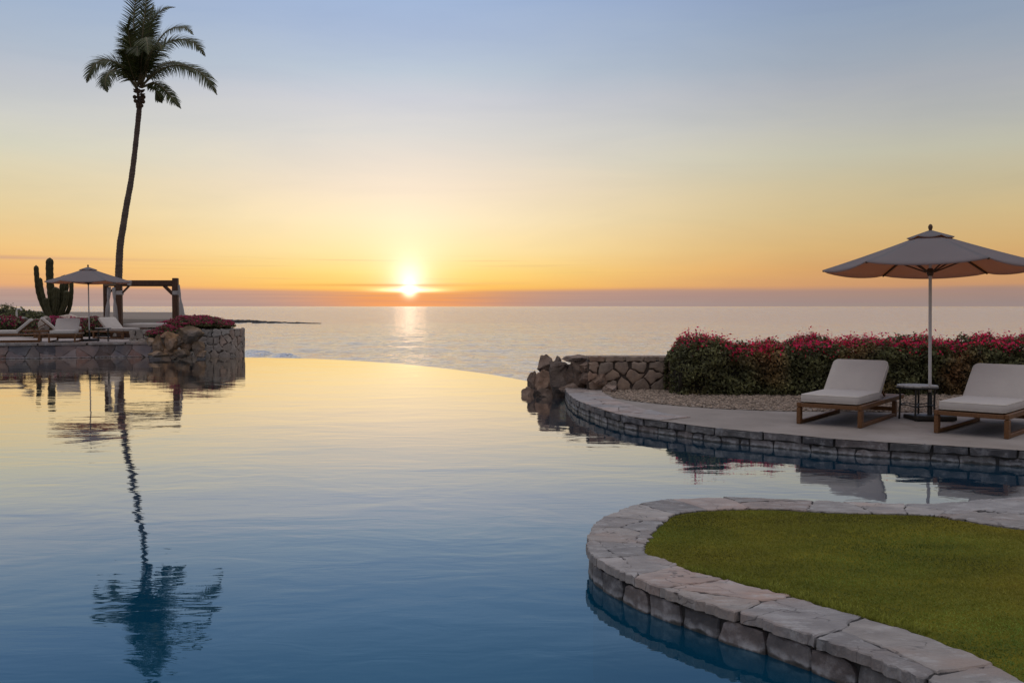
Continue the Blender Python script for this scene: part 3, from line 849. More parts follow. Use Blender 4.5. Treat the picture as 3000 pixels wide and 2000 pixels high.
def zb(zx, zy, ox, oy, sc, Y): return PY(ox + zx * sc, oy + zy * sc, Y)
rocks_r = [  # zoom centre, width, height, distance, depth, label
 (392, 455, 200, 215, 18.2, .40, 'pointed brown boulder standing highest at the left of the rock pile'),
 (385, 650, 240, 250, 17.9, .42, 'dark shadowed boulder under the pointed one at the water'),
 (245, 625, 140, 170, 18.1, .35, 'small rounded boulder at the left end of the right rock pile'),
 (175, 745, 160, 60, 17.8, .3, 'flat pale rock at the pool rim, farthest left of the right pile'),
 (520, 415, 100, 110, 18.0, .25, 'little stone wedged beside the pointed boulder'),
 (560, 640, 260, 400, 17.5, .45, 'tall grey brown boulder rising out of the water beside the coping nose'),
 (750, 560, 330, 330, 17.3, .5, 'broad reddish boulder in the middle of the right rock pile'),
 (755, 395, 350, 95, 17.4, .45, 'dark flat slab lying on top of the right rock pile'),
 (870, 480, 190, 150, 17.0, .3, 'light angular rock against the left end of the garden wall'),
 (1010, 640, 220, 150, 16.75, .3, 'pale rounded stone at the foot of the tan wall'),
 (1120, 735, 160, 90, 16.4, .25, 'low pale stone at the tip of the gravel bed'),
 (380, 760, 200, 60, 17.5, .3, 'thin ledge of stone at the waterline under the right pile'),
 (700, 740, 320, 160, 17.35, .5, 'brown rock between the tall boulder and the coping nose at the waterline'),
 (860, 620, 170, 150, 16.9, .25, 'dark pitted rock between the reddish boulder and the wall'),
]
for i, (zx, zy, w, h, Y_, dep, lab) in enumerate(rocks_r):
    c = zb(zx, zy, 1500, 950, .2551, Y_); k = .2551 * Y_ / F; hh = h * k * 1.08
    if zy + h / 2 > 690 and zx < 700:      # these stand in the water
        tp_ = c.z + hh / 2; hh = tp_ + .12; c.z = tp_ - hh / 2
    blob_rock(c, (w * k * 1.08, dep * 1.2, hh), 60 + i, M['boulder'], 'boulder', lab, 'boulder', 'boulders at the right end of the pool rim', rz=0)

# ------------------------------------------------------------------ foliage
def leafcloud(points, normals, size, tint_lo=.5, tint_hi=1.6, colour=None, fold=.3):
    n = len(points); 
    a = RNG.normal(0, 1, (n, 3)); d1 = a - 0; d1 /= np.linalg.norm(d1, axis=1)[:, None]
    nn = normals * .8 + RNG.normal(0, .6, (n, 3)); nn /= np.linalg.norm(nn, axis=1)[:, None]
    u = np.cross(nn, d1); u /= np.linalg.norm(u, axis=1)[:, None] + 1e-9; v = np.cross(nn, u)
    s = size * RNG.uniform(.6, 1.4, n)[:, None]
    V = np.zeros((n, 4, 3))
    V[:, 0] = points - u * s; V[:, 1] = points - v * s * .55 + nn * s * fold * .5; V[:, 2] = points + u * s; V[:, 3] = points + v * s * .55 + nn * s * fold * .5
    g = RNG.uniform(tint_lo, tint_hi, n)
    if colour is None: colour = np.ones((n, 3))
    return V.reshape(-1, 3), np.arange(4 * n).reshape(n, 4), colour * g[:, None]

def hedge(name, x0, x1, yf, depth, z0, hfun, nleaf, nbloom, root, bloomf, leaf=.028):
    """leaves over the front, top and back of a long clipped mass with lumps; hfun(x) gives the height"""
    def surf(n, spread=.07):
        x = RNG.uniform(x0, x1, n); u = RNG.uniform(0, 1, n)
        hh = np.array([hfun(v) for v in x])
        # perimeter: front (0..a) top (a..b) back (b..1)
        per = u * (hh * 2 + depth); z = np.where(per < hh, per, np.where(per < hh + depth, hh, hh * 2 + depth - per))
        y = np.where(per < hh, 0, np.where(per < hh + depth, per - hh, depth))
        ny = np.where(per < hh, -1.0, np.where(per < hh + depth, 0, 1.0)); nz = np.where((per >= hh) & (per < hh + depth), 1.0, 0.15)
        edge = np.clip((z - hh * .7) / (hh * .3), 0, 1)       # rounded shoulders
        y = y + np.where(ny < 0, 1, np.where(ny > 0, -1, 0)) * edge ** 2 * .16
        z = z - np.where(nz == 1.0, (np.abs(y - depth / 2) / (depth / 2)) ** 3 * .10, 0)
        # round the ends
        e0 = np.clip(1 - (x - x0) / .35, 0, 1); z = z * (1 - e0 ** 2 * .35); y = y + (depth / 2 - y) * e0 ** 2 * .5
        lump = np.array([mnoise.fractal(Vector((a * 2.6, b * 2.6, c * 3.2)), 1, 2, 3) for a, b, c in zip(x, y, z)])
        off = lump * .17 + RNG.normal(0, spread * .5, n)
        P = np.stack([x, yf + y + ny * off, z0 + z + nz * off], 1)
        N = np.stack([RNG.normal(0, .25, n), ny, nz + .25], 1)
        return P, N, z, hh, lump
    P, N, z, hh, lump = surf(nleaf)
    # some leaves redder, some more yellow, in drifts
    drift = np.array([mnoise.noise(Vector((a * 1.3, c * 2.0, 7))) for a, c in zip(P[:, 0], P[:, 2])])
    col = np.ones((len(P), 3)); col[:, 0] *= 1 + np.clip(drift, 0, 1) * 1.3; col *= (1 + lump[:, None] * .5)
    V, Fc, t = leafcloud(P, N, leaf, .45, 1.7, col)
    np_mesh('foliage', V, Fc, M['leaf'], t, root)
    P, N, z, hh, lump = surf(nbloom * 4, .12)
    clus = np.array([mnoise.noise(Vector((a * 2.3, b * 2.0, 3))) for a, b in zip(P[:, 0], P[:, 1])])
    keep = (RNG.uniform(0, 1, len(P)) < bloomf(P[:, 0], z / hh, clus)); P, N = P[keep], N[keep]; P[:, 2] += RNG.uniform(0, .05, len(P))
    col = np.ones((len(P), 3)); col[:, 2] *= RNG.uniform(.6, 1.5, len(P))
    V, Fc, t = leafcloud(P, N, .024, .6, 1.5, col)
    np_mesh('blossom', V, Fc, M['bloom'], t, root)
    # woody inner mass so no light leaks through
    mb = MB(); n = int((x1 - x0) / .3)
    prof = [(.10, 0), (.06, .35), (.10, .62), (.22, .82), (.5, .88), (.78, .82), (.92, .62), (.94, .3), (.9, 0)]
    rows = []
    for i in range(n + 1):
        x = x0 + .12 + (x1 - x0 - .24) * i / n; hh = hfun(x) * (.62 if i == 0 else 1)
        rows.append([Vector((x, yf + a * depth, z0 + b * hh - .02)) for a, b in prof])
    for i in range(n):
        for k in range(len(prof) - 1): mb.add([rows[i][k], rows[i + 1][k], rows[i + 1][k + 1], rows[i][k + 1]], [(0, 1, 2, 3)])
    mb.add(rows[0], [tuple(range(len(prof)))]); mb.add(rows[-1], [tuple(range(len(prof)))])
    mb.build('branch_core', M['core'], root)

hx0 = G(1950, 1147, DZ).x; 
root = empty('bougainvillea_hedge', (0, 0, 0))
tag(root, 'long clipped hedge topped with crimson bougainvillea behind the right loungers', 'hedge')
def hf(x):
    px = 1500 + x / 16.2 * F
    base = .80 + .08 * mnoise.noise(Vector((x * 1.1, 0, 0))) + .06 * mnoise.noise(Vector((x * 3.1, 5, 0)))
    base += .06 * min(1, max(0, (px - 2200) / 900))
    if px < 2130: base += .03
    if 2110 < px < 2230: base -= .035
    return base
def bl(x, f, c):
    right = np.clip((x - 3.9) / 2.0, 0, 1)
    return np.clip((f - .88) * 10, 0, 1) * np.clip(.75 + c * 4.5 + right * .3, .08, 1) + np.clip((f - .72) * 2, 0, .10) * np.clip(c * 4, 0, 1)
hedge('h', hx0, 15.0, 15.75, 1.25, DZ, hf, 95000, 17000, root, bl)
# wispy shoots over the top
mb = MB(); rr = random.Random(3)
for i in range(90):
    x = rr.uniform(hx0 + .2, 12); y = 15.85 + rr.uniform(.2, .9); z = DZ + hf(x) - .03; p = Vector((x, y, z)); hgt = rr.uniform(.05, .17)
    q = p + Vector((rr.gauss(0, .05), rr.gauss(0, .04), hgt)); mb.tube([p, (p + q) / 2 + Vector((.01, 0, .01)), q], .0035, 4, (1, .9, .6))
    for k in range(7):
        c = p.lerp(q, .35 + k * .11) + Vector((rr.gauss(0, .02), rr.gauss(0, .02), 0)); s = rr.uniform(.012, .022)
        d1 = Vector((rr.gauss(0, 1), rr.gauss(0, 1), rr.gauss(0, 1))).normalized(); d2 = d1.orthogonal().normalized()
        mb.add([c - d1 * s, c - d2 * s * .6, c + d1 * s, c + d2 * s * .6], [(0, 1, 2, 3)], (1.1, 1.1, .9))
mb.build('shoots', M['leaf'], root)

def bush(name, root, blobs, n, leaf, bloom_frac, bloom_above=.1, mleaf='leaf', lo=.45, hi=1.7, bloomname='blossom', bsz=.03, pink=None):
    """leaf clumps round several lobes; blossom on the upper shells"""
    vol = np.array([b[3] * b[4] + b[4] * b[5] + b[3] * b[5] for b in blobs]); pr = vol / vol.sum()
    which = RNG.choice(len(blobs), n, p=pr); B = np.array(blobs)[which]
    d = RNG.normal(0, 1, (n, 3)); d[:, 2] = np.abs(d[:, 2]) * 1.0 - .25; d /= np.linalg.norm(d, axis=1)[:, None]
    lump = np.array([mnoise.noise(Vector((a * 2.5 + w * 9, b * 2.5, c * 2.5))) for (a, b, c), w in zip(d, which)])
    rad = 1 + lump * .25 + RNG.normal(0, .05, n) - np.abs(RNG.normal(0, .06, n))
    P = B[:, :3] + d * B[:, 3:6] * rad[:, None]
    isb = (RNG.uniform(0, 1, n) < bloom_frac * np.clip((d[:, 2] + .2) * 2, 0, 1) * (1 + lump * 2)) & (d[:, 2] > bloom_above)
    L = ~isb
    V, Fc, t = leafcloud(P[L], d[L], leaf, lo, hi, np.ones((L.sum(), 3)) * (1 + lump[L, None] * .6))
    np_mesh('foliage', V, Fc, M[mleaf], t, root)
    if isb.sum():
        V, Fc, t = leafcloud(P[isb], d[isb], bsz, .7, 1.4, np.ones((isb.sum(), 3)) * (np.array(pink) if pink else 1))
        np_mesh(bloomname, V, Fc, M['bloom'], t, root)
    mb = MB()
    for b in blobs:
        rings = []; 
        for i in range(1, 6):
            ph = -PI / 2 + PI * i / 6; rings.append([Vector((b[0] + b[3] * .8 * math.cos(ph) * math.cos(2 * PI * k / 10), b[1] + b[4] * .8 * math.cos(ph) * math.sin(2 * PI * k / 10), b[2] + b[5] * .8 * math.sin(ph))) for k in range(10)])
        for i in range(4):
            for k in range(10): mb.add([rings[i][k], rings[i][(k + 1) % 10], rings[i + 1][(k + 1) % 10], rings[i + 1][k]], [(0, 1, 2, 3)])
        mb.add(rings[0], [tuple(range(10))[::-1]]); mb.add(rings[-1], [tuple(range(10))])
    mb.build('branch_core', M['core'], root)

# ------------------------------------------------------------------ left terrace
lf = [(-700, 1062), (-300, 1056), (0, 1052), (150, 1050), (300, 1047), (440, 1046), (520, 1045), (600, 1046)]
lc = catmull([G(x, y, 0) for x, y in lf], 6)
LC = Path(lc)
mb = MB()
fill(mb, [Vector((q.x, q.y, 0)) for q in lc] + [Vector((-10.5, 36.5, 0)), Vector((-38, 36.5, 0)), Vector((-38, 28.5, 0))], LZ)
tag(mb.build('terrace', M['ldeck']), kind='structure')
# garden ground behind the terrace
mb = MB(); xs = np.linspace(-45, -9.6, 30); ys = np.linspace(36.3, 70, 24)
def gz(x, y): return LZ - .02 + .36 * min(1, max(0, (y - 38) / 14)) - (max(0, y - 62) ** 1.5) * .3 - (max(0, x + .33 * y) * .5 if y > 40 else 0)
for i in range(29):
    for j in range(23):
        q = [(xs[i], ys[j]), (xs[i + 1], ys[j]), (xs[i + 1], ys[j + 1]), (xs[i], ys[j + 1])]; q = [(min(a, -.318 * b + .6), b) for a, b in q]
        mb.add([(a, b, gz(a, b)) for a, b in q], [(0, 1, 2, 3)])
tag(mb.build('garden_soil', M['soil']), kind='structure')
root = empty('terrace_wall', G(200, 1050, 0)); O = Vector(root.location)
tag(root, 'long low mottled stone retaining wall under the left terrace', 'stone wall')
tn = LC.tan(3); fl = 1 if Vector((tn.y, -tn.x, 0)).y < 0 else -1
TL = ((1, 1, 1), (1.25, 1.1, 1.05), (.7, .72, .8), (1.3, .95, .85), (.9, 1.0, 1.12), (1.1, 1.05, 1.1), (.75, .65, .62), (1.4, 1.3, 1.3))
cs = cells(LC.L, LZ - .08 + .12, row_sites(LC.L, LZ + .04, 2, .42, .03, 51), 2.2)
mb = MB(); lay(mb, cs, side_map(LC, .03, LZ - .085, fl), gap=.005, h=.02, bev=.008, step=.12, jit=.012, tints=TL, seed=21, drop=.03, cr=.3)
mb.build('wall_stones', M['terrstone'], root, O)
cs = cells(LC.L, .36, row_sites(LC.L, .36, 1, .8, .1, 52), 2.2)
def ledge(s, t):
    p = LC.at(s); tn = LC.tan(s); n = Vector((tn.y, -tn.x, 0)) * fl; q = p - n * (t - .03); return Vector((q.x, q.y, LZ - .07)), Vector((0, 0, 1))
mb = MB(); lay(mb, cs, ledge, gap=.012, h=.082, bev=.012, step=.15, jit=.008, tints=((.85, .80, .78), (.95, .86, .82), (.8, .78, .8)), seed=22, hj=.06)
mb.build('cap_slabs', M['flag'], root, O)
mb = MB(); skirt(mb, [side_map(LC, .03, 0, fl)(LC.L * i / 100, 0)[0] for i in range(101)], -1.26, LZ - .02); mb.build('mortar_face', M['tangrout'], root, O)

# round planter wall
cx, cy, R_ = -10.32, 32.3, 1.24
arc = [Vector((cx - 2.2, cy - R_ + .15, 0)), Vector((cx - 1.1, cy - R_ + .02, 0))] + [Vector((cx + R_ * math.sin(a), cy - R_ * math.cos(a), 0)) for a in np.linspace(0, 2.6, 22)] + [Vector((cx - .6, cy + 1.5 + 1.0, 0)), Vector((cx - 3, cy + 2.7, 0))]
AP = Path(arc); PH = .885
root = empty('planter_wall', (cx, cy, 0)); O = Vector(root.location)
tag(root, 'round pale rubble stone planter wall at the pool end of the left terrace', 'planter wall')
tn = AP.tan(3.2); fl = 1 if Vector((tn.y, -tn.x, 0)).dot(AP.at(3.2) - Vector((cx, cy, 0))) > 0 else -1
cs = cells(AP.L, PH + .1, row_sites(AP.L, PH + .1, 4, .22, .42, 61), 1.4)
mb = MB(); lay(mb, cs, side_map(AP, .05, PH, fl), gap=.014, h=.045, bev=.014, step=.05, jit=.018, cr=.3, tints=TT, seed=31, puff=.004, drop=.03)
mb.build('wall_stones', M['palestone'], root, O)
mb = MB(); skirt(mb, [side_map(AP, .05, 0, fl)(AP.L * i / 80, 0)[0] for i in range(81)], -1.26, PH - .01); mb.build('mortar_face', M['tangrout'], root, O)
mb = MB()
for i in range(60):
    q = []
    for s in (AP.L * i / 60, AP.L * (i + 1) / 60):
        f = side_map(AP, 0, PH, fl); p, n = f(s, 0); q.append((p - n * .0, p - n * .35))
    mb.add([q[0][0], q[1][0], q[1][1], q[0][1]], [(0, 1, 2, 3)])
mb.build('cap_stones', M['palestone'], root, O)
mb = MB(); fill(mb, [Vector((q.x, q.y, 0)) for q in arc], PH - .06); mb.build('planter_soil', M['soil'], root, O)

rocks_l = [
 (760, 570, 340, 230, 30.0, .6, 'large golden boulder on top of the left pile under the flowers'),
 (310, 690, 150, 250, 29.9, .4, 'tall pale ochre boulder at the left of the golden rock pile'),
 (480, 660, 190, 270, 30.0, .5, 'slanted orange brown boulder in the middle of the left pile'),
 (400, 590, 130, 130, 30.4, .4, 'small ochre stone behind the tall pale boulder'),
 (620, 830, 210, 130, 29.7, .4, 'squarish mossy yellow rock at the waterline of the left pile'),
 (600, 650, 150, 130, 30.1, .4, 'small rounded ochre stone below the large golden boulder'),
 (850, 740, 180, 230, 30.1, .4, 'dark brown boulder against the pale planter wall'),
 (190, 665, 170, 110, 30.2, .4, 'flat grey stone on the terrace wall end beside the tall ochre boulder'),
 (300, 830, 280, 90, 29.8, .4, 'low mossy ledge of rock at the water under the left pile'),
 (900, 830, 130, 90, 30.0, .3, 'small reddish stone at the foot of the planter wall'),
 (700, 740, 220, 160, 30.2, .4, 'shadowed brown rock in the hollow of the left pile'),
 (450, 800, 260, 140, 30.0, .4, 'brown rock low in the left pile above the mossy ledge'),
]
for i, (zx, zy, w, h, Y_, dep, lab) in enumerate(rocks_l):
    c = zb(zx, zy, 400, 860, .2126, Y_); k = .2126 * Y_ / F
    blob_rock(c, (w * k * 1.08, dep, h * k * 1.08), 90 + i, M['goldrock'], 'boulder', lab, 'boulder', 'golden boulders at the end of the left terrace')

# bougainvillea on the planter
root = empty('bougainvillea_bush', (0, 0, 0))
tag(root, 'mounded pink red bougainvillea spilling over the golden boulders and planter', 'bush')
def BL(px, py, Y_, rx, ry, rz): p = PY(px, py, Y_); return (p.x, p.y, p.z, rx, ry, rz)
bush('b', root, [BL(600, 950, 32.2, .62, .7, .26), BL(548, 950, 32.0, .60, .6, .25), BL(635, 955, 32.4, .42, .6, .20), BL(500, 968, 31.4, .45, .5, .20),
     BL(462, 980, 31.0, .35, .4, .16), BL(575, 944, 33.5, .9, .6, .24), BL(648, 953, 33.2, .45, .5, .2)], 15000, .035, .5, .0, bsz=.035, pink=(.5, 1.9, 1.0))

# row of flowering shrubs behind the loungers (each its own)
for i, (px, py, Y_, rx, ry, rz, fr, lab) in enumerate([
    (25, 952, 37, .75, .5, .45, .5, 'dark red flowering shrub at the photo\'s left border behind the side on lounger'),
    (112, 962, 37.0, .55, .5, .42, .25, 'dark green shrub between the leaning lounger backs'),
    (165, 950, 37.5, .55, .5, .40, .9, 'bright pink bougainvillea clump under the cactus'),
    (225, 958, 37.5, .6, .5, .45, .7, 'pink and brown bougainvillea behind the front facing lounger'),
    (283, 957, 37, .55, .5, .48, .4, 'dark shrub with sparse red flowers beside the left umbrella pole'),
    (420, 958, 41, .9, .5, .22, .8, 'low dark red shrub seen behind the daybed'),
    (500, 951, 41, .7, .5, .26, .8, 'dark red shrub behind the pergola\'s right post')]):
    p = PY(px, py, Y_); root = empty('flowering_shrub', (0, 0, 0)); 
    tag(root, lab, 'shrub', 'flowering shrubs behind the left terrace')
    bush('b', root, [(p.x, p.y, p.z - .1, rx, ry, rz), (p.x + rx * .5, p.y + .2, p.z - .16, rx * .7, ry * .8, rz * .8), (p.x - rx * .5, p.y, p.z - .2, rx * .6, ry, rz * .7)], 3200, .045, fr * .75, .15, bsz=.04, pink=(.6, 1.8, 1.3) if fr > .6 else (.45, .9, .8))
# scrub bushes on the dune
for i, (px, py, Y_, s, lab) in enumerate([(20, 915, 120, 2.0, 'dark scrub bush on the dune at the far left border'), (60, 921, 110, 1.6, 'rounded grey green bush on the dune left of the cactus'),
    (118, 922, 105, 1.2, 'small dark round bush on the beach just left of the cactus')]):
    p = PY(px, py, Y_); root = empty('scrub_bush', (0, 0, 0)); tag(root, lab, 'bush', 'scrub on the far dune')
    bush('b', root, [(p.x, p.y, p.z - .6, s * 1.3, s, s * .7), (p.x + s, p.y, p.z - .8, s, s, s * .5)], 1300, .16, 0, lo=.6, hi=1.6)
# ------------------------------------------------------------------ loungers
def rb(mb, c, size, rad, rot=None, col=(1, 1, 1), seg=5, puff=.012):
    """soft cushion: rounded rectangle outline, rolled edges, slightly full faces. size = x, y, thickness"""
    hx, hy, hz = size[0] / 2, size[1] / 2, size[2] / 2; rot = rot or Matrix.Identity(3); c = Vector(c)
    def outline(ins):
        r = max(.005, rad - ins * .3); o = []
        for (sx, sy, a0) in ((1, 1, 0), (-1, 1, PI / 2), (-1, -1, PI), (1, -1, 1.5 * PI)):
            for k in range(seg + 1):
                a = a0 + PI / 2 * k / seg; o.append((sx * (hx - rad) + (rad - ins) * math.cos(a) * 1.0, sy * (hy - rad) + (rad - ins) * math.sin(a)))
        return o
    er = min(hz * .9, .022)
    levels = [(-hz, er), (-hz + er * .3, er * .3), (-hz + er, 0), (hz - er, 0), (hz - er * .3, er * .3), (hz, er)]
    rings = [[Vector((x, y, z)) for x, y in outline(i)] for z, i in levels]
    n = len(rings[0]); V = [q for rg in rings for q in rg]; fs = []
    for l in range(len(rings) - 1):
        for k in range(n): fs.append((l * n + k, l * n + (k + 1) % n, (l + 1) * n + (k + 1) % n, (l + 1) * n + k))
    for sgn, base in ((1, (len(rings) - 1) * n), (-1, 0)):
        prev = list(range(base, base + n))
        for f, up in ((.8, .7), (.45, 1.0)):
            st = len(V)
            for k in range(n):
                q = V[base + k]; V.append(Vector((q.x * f, q.y * f, q.z + sgn * puff * up)))
            cur = list(range(st, st + n))
            for k in range(n):
                q = (prev[k], prev[(k + 1) % n], cur[(k + 1) % n], cur[k]); fs.append(q if sgn > 0 else q[::-1])
            prev = cur
        fs.append(tuple(prev) if sgn > 0 else tuple(prev)[::-1])
    mb.add([c + rot @ v for v in V], fs, col, True)
    return [c + rot @ Vector((x, y, hz - er * .4)) for x, y in outline(er * .25)], [c + rot @ Vector((x, y, -hz + er * .4)) for x, y in outline(er * .25)]

LW, LL, LH = .80, 1.98, .275          # lounger width, length, rail top
def make_lounger(name):
    r0 = empty(name, (0, 0, 0)); t = M['teak']
    mb = MB()
    for sx in (-1, 1): mb.box((sx * (LW / 2 - .022), LL / 2, LH - .03), (.044, LL, .058), None, (1, 1, 1), .006)
    mb.box((0, .03, LH - .034), (LW - .09, .055, .05), None, (1, 1, 1), .005)
    mb.box((0, LL - .03, LH - .034), (LW - .09, .055, .05), None, (1, 1, 1), .005)
    mb.build('rail_frame', t, r0)
    mb = MB()
    y = .10
    while y < LL - .08:
        mb.box((0, y, LH - .018), (LW - .092, .06, .018), None, random.choice([(1, 1, 1), (.85, .85, .85), (1.15, 1.12, 1.1)]), .003); y += .078
    mb.build('slats', t, r0)
    for sx in (-1, 1):
        for yy, wd in ((.045, .085), (1.58, .085)):
            mb = MB(); mb.box((sx * (LW / 2 - .024), yy, (LH - .062) / 2), (.05, wd, LH - .064), None, (1, 1, 1), .006); mb.build('leg', t, r0)
        mb = MB(); mb.box((sx * (LW / 2 - .024), .8135, .026), (.046, 1.44, .046), None, (1, 1, 1), .005); mb.build('runner', t, r0)
    mb = MB(); mb.box((0, 1.58, .10), (LW - .102, .04, .05), None, (1, 1, 1), .004); mb.build('stretcher', t, r0)
    # seat cushion
    ct = .10
    mb = MB(); a, b = rb(mb, (0, .50, LH + ct / 2 + .004), (LW - .08, .98, ct), .05)
    sc = mb.build('seat_cushion', M['cushion'], r0)
    mb = MB(); mb.tube(a + [a[0]], .0055, 5); mb.tube(b + [b[0]], .0055, 5); mb.build('piping', M['piping'], sc)
    # backrest
    ang = math.radians(42); hy_ = .95; bl_ = .56
    R = Matrix.Rotation(ang, 3, 'X')
    base = Vector((0, hy_, LH + .01))
    mb = MB()
    for sx in (-1, 1): mb.box(base + R @ Vector((sx * (LW / 2 - .085), bl_ / 2, -.005)), (.045, bl_, .032), R, (1, 1, 1), .004)
    for k in range(6): mb.box(base + R @ Vector((0, .06 + k * .085, .000)), (LW - .22, .06, .016), R, random.choice([(1, 1, 1), (.85, .85, .85)]), .003)
    mb.build('backrest_frame', t, r0)
    ft = .085
    mb = MB(); a, b = rb(mb, base + R @ Vector((0, bl_ / 2 + .02, .012 + ft / 2)), (LW - .08, bl_ + .06, ft), .07, R)
    bc = mb.build('back_cushion', M['cushion'], r0)
    mb = MB(); mb.tube(a + [a[0]], .0055, 5); mb.tube(b + [b[0]], .0055, 5); mb.build('piping', M['piping'], bc)
    top = base + R @ Vector((0, bl_ * .62, -.03))
    for sx in (-1, 1):
        mb = MB(); mb.bar(top + Vector((sx * .24, 0, 0)), Vector((sx * .24, 1.60, LH - .005)), .022, .03, (1, 1, 1), .003); mb.build('prop_bar', t, r0)
    return r0
def put_l(o, pfoot, direction):
    """pfoot = ground point under the middle of the foot end; direction = head direction"""
    o.location = pfoot; o.rotation_euler = (0, 0, math.atan2(direction[1], direction[0]) - PI / 2)
def foot(fl_, fr_):
    m = (fl_ + fr_) / 2; d = (fr_ - fl_).normalized(); return m, Vector((-d.y, d.x, 0))
L1 = make_lounger('sun_lounger')
tag(L1, 'teak sun lounger with beige cushions left of the side table on the right deck', 'sun lounger', 'teak sun loungers with beige cushions')
a1 = (G(2471, 1206, DZ) - G(2340, 1239, DZ)).normalized(); 
f1 = G(2336, 1241, DZ); f2 = G(2523, 1254, DZ)
w1 = (f2 - f1).normalized(); d1 = Vector((-w1.y, w1.x, 0)); d1 = (d1 + a1).normalized()
mid1 = (f1 + f2) / 2; put_l(L1, mid1 - d1 * .02, d1)
L2 = copy_tree(L1); L2['label'] = 'teak sun lounger with beige cushions at the right border, in front of the hedge'
f1 = G(2735, 1267, DZ); f2 = G(2958, 1287, DZ); a2 = (G(2842, 1231, DZ) - f1).normalized(); w1 = (f2 - f1).normalized(); d2 = (Vector((-w1.y, w1.x, 0)) + a2).normalized()
put_l(L2, (f1 + f2) / 2 - d2 * .02, d2)
def pl(px, py, z=LZ + .012): return G(px, py, z)
L3 = copy_tree(L1); L3['label'] = 'sun lounger seen side on at the left photo border, its back raised to the right'
put_l(L3, pl(-45, 1003), Vector((.92, .40, 0)))
L4 = copy_tree(L1); L4['label'] = 'sun lounger turned away, its dark leaning wooden back between two others'
dh = Vector((-.90, -.43, 0)); put_l(L4, pl(158, 988) - dh * .95, dh)
L5 = copy_tree(L1); L5['label'] = 'sun lounger facing the pool left of the left umbrella pole'
put_l(L5, pl(181, 1003), Vector((-.28, .96, 0)))
L6 = copy_tree(L1); L6['label'] = 'sun lounger just right of the left umbrella pole with its foot towards the boulders'
put_l(L6, pl(388, 992), Vector((-1.0, .55, 0)))

# ------------------------------------------------------------------ parasols
def make_parasol(name):
    r0 = empty(name, (0, 0, 0)); NP = 6; Rr = 1.35; zr, za = 1.985, 2.44; rot0 = math.radians(-86)
    def tip(k, r=Rr, z=zr): a = rot0 + 2 * PI * k / NP; return Vector((math.cos(a) * r, math.sin(a) * r, z))
    apex = Vector((0, 0, za))
    # canopy with sagging hems and a short valance
    mb = MB(); n = 10; m_ = 12
    for k in range(NP):
        A_, B_ = tip(k), tip(k + 1); grid = []
        for i in range(m_ + 1):
            f = i / m_; row = []
            for j in range(n + 1):
                u = j / n; e = A_.lerp(B_, u); sag = 4 * u * (1 - u)
                p = apex.lerp(e, .06 + .94 * f)
                p.z += -.030 * f * (1 - f) * 4 * .4 - sag * .028 * f ** 2 - sag * .012 * f
                row.append(p)
            grid.append(row)
        row = [p + Vector((p.x * .012, p.y * .012, -.018 - .012 * (4 * (j / n) * (1 - j / n)))) if 0 < j < n else p + Vector((0, 0, -.012)) for j, p in enumerate(grid[-1])]
        grid.append(row)
        V = [p for r_ in grid for p in r_]; w = n + 1
        mb.add(V, [(i * w + j, i * w + j + 1, (i + 1) * w + j + 1, (i + 1) * w + j) for i in range(len(grid) - 1) for j in range(n)], (1, 1, 1), True)
    cp = mb.build('canopy', M['canvas'], r0)
    md = cp.modifiers.new('thick', 'SOLIDIFY'); md.thickness = .003
    # vent cap
    mb = MB()
    for k in range(NP):
        A_, B_ = tip(k, .29, 0), tip(k + 1, .29, 0); grid = []
        for i in range(5):
            f = i / 4
            grid.append([Vector((0, 0, za + .03)).lerp(Vector((A_.lerp(B_, j / 6).x, A_.lerp(B_, j / 6).y, za - .068 - .022 * 4 * (j / 6) * (1 - j / 6))), .08 + .92 * f) for j in range(7)])
        V = [p for r_ in grid for p in r_]
        mb.add(V, [(i * 7 + j, i * 7 + j + 1, (i + 1) * 7 + j + 1, (i + 1) * 7 + j) for i in range(4) for j in range(6)], (1, 1, 1), True)
    v = mb.build('vent_cap', M['canvas'], r0); md = v.modifiers.new('thick', 'SOLIDIFY'); md.thickness = .003
    for k in range(NP):
        mb = MB(); mb.bar(apex + Vector((0, 0, -.06)), tip(k) + Vector((0, 0, -.014)), .020, .026, (1, 1, 1), .003); mb.build('rib', M['rib'], r0)
        q = apex.lerp(tip(k), .5) + Vector((0, 0, -.04)); mb = MB(); mb.bar(Vector((q.x * .07, q.y * .07, 1.92)), q, .014, .018, (1, 1, 1), .002); mb.build('strut', M['rib'], r0)
    mb = MB(); mb.tube([(0, 0, .30), (0, 0, za - .03)], .0205, 16); mb.build('pole', M['pole'], r0)
    mb = MB(); mb.tube([(0, 0, 1.87), (0, 0, 1.90), (0, 0, 1.95), (0, 0, 1.97)], [.03, .042, .042, .03], 12); mb.build('hub', M['rib'], r0)
    mb = MB(); mb.tube([(0, 0, .02), (0, 0, .34), (0, 0, .36)], [.032, .030, .024], 14); mb.build('sleeve', M['blackmetal'], r0)
    mb = MB(); mb.box((0, 0, .032), (.52, .44, .062), None, (1, 1, 1), .012); mb.build('base_plate', M['blackmetal'], r0)
    mb = MB(); mb.tube([(0, 0, za + .0), (0, 0, za + .035), (0, 0, za + .05), (0, 0, za + .075), (0, 0, za + .10), (0, 0, za + .108)], [.018, .020, .026, .029, .018, .005], 12); mb.build('finial', M['rib'], r0)
    return r0
U1 = make_parasol('parasol')
tag(U1, 'large beige canvas parasol on a pale pole between the two right loungers', 'parasol', 'beige canvas parasols')
U1.location = G(2724, 1229, DZ); U1.rotation_euler = (math.radians(-2.6), math.radians(.4), 0)
U2 = copy_tree(U1); U2['label'] = 'beige canvas parasol over the left terrace in front of the cactus and pergola'
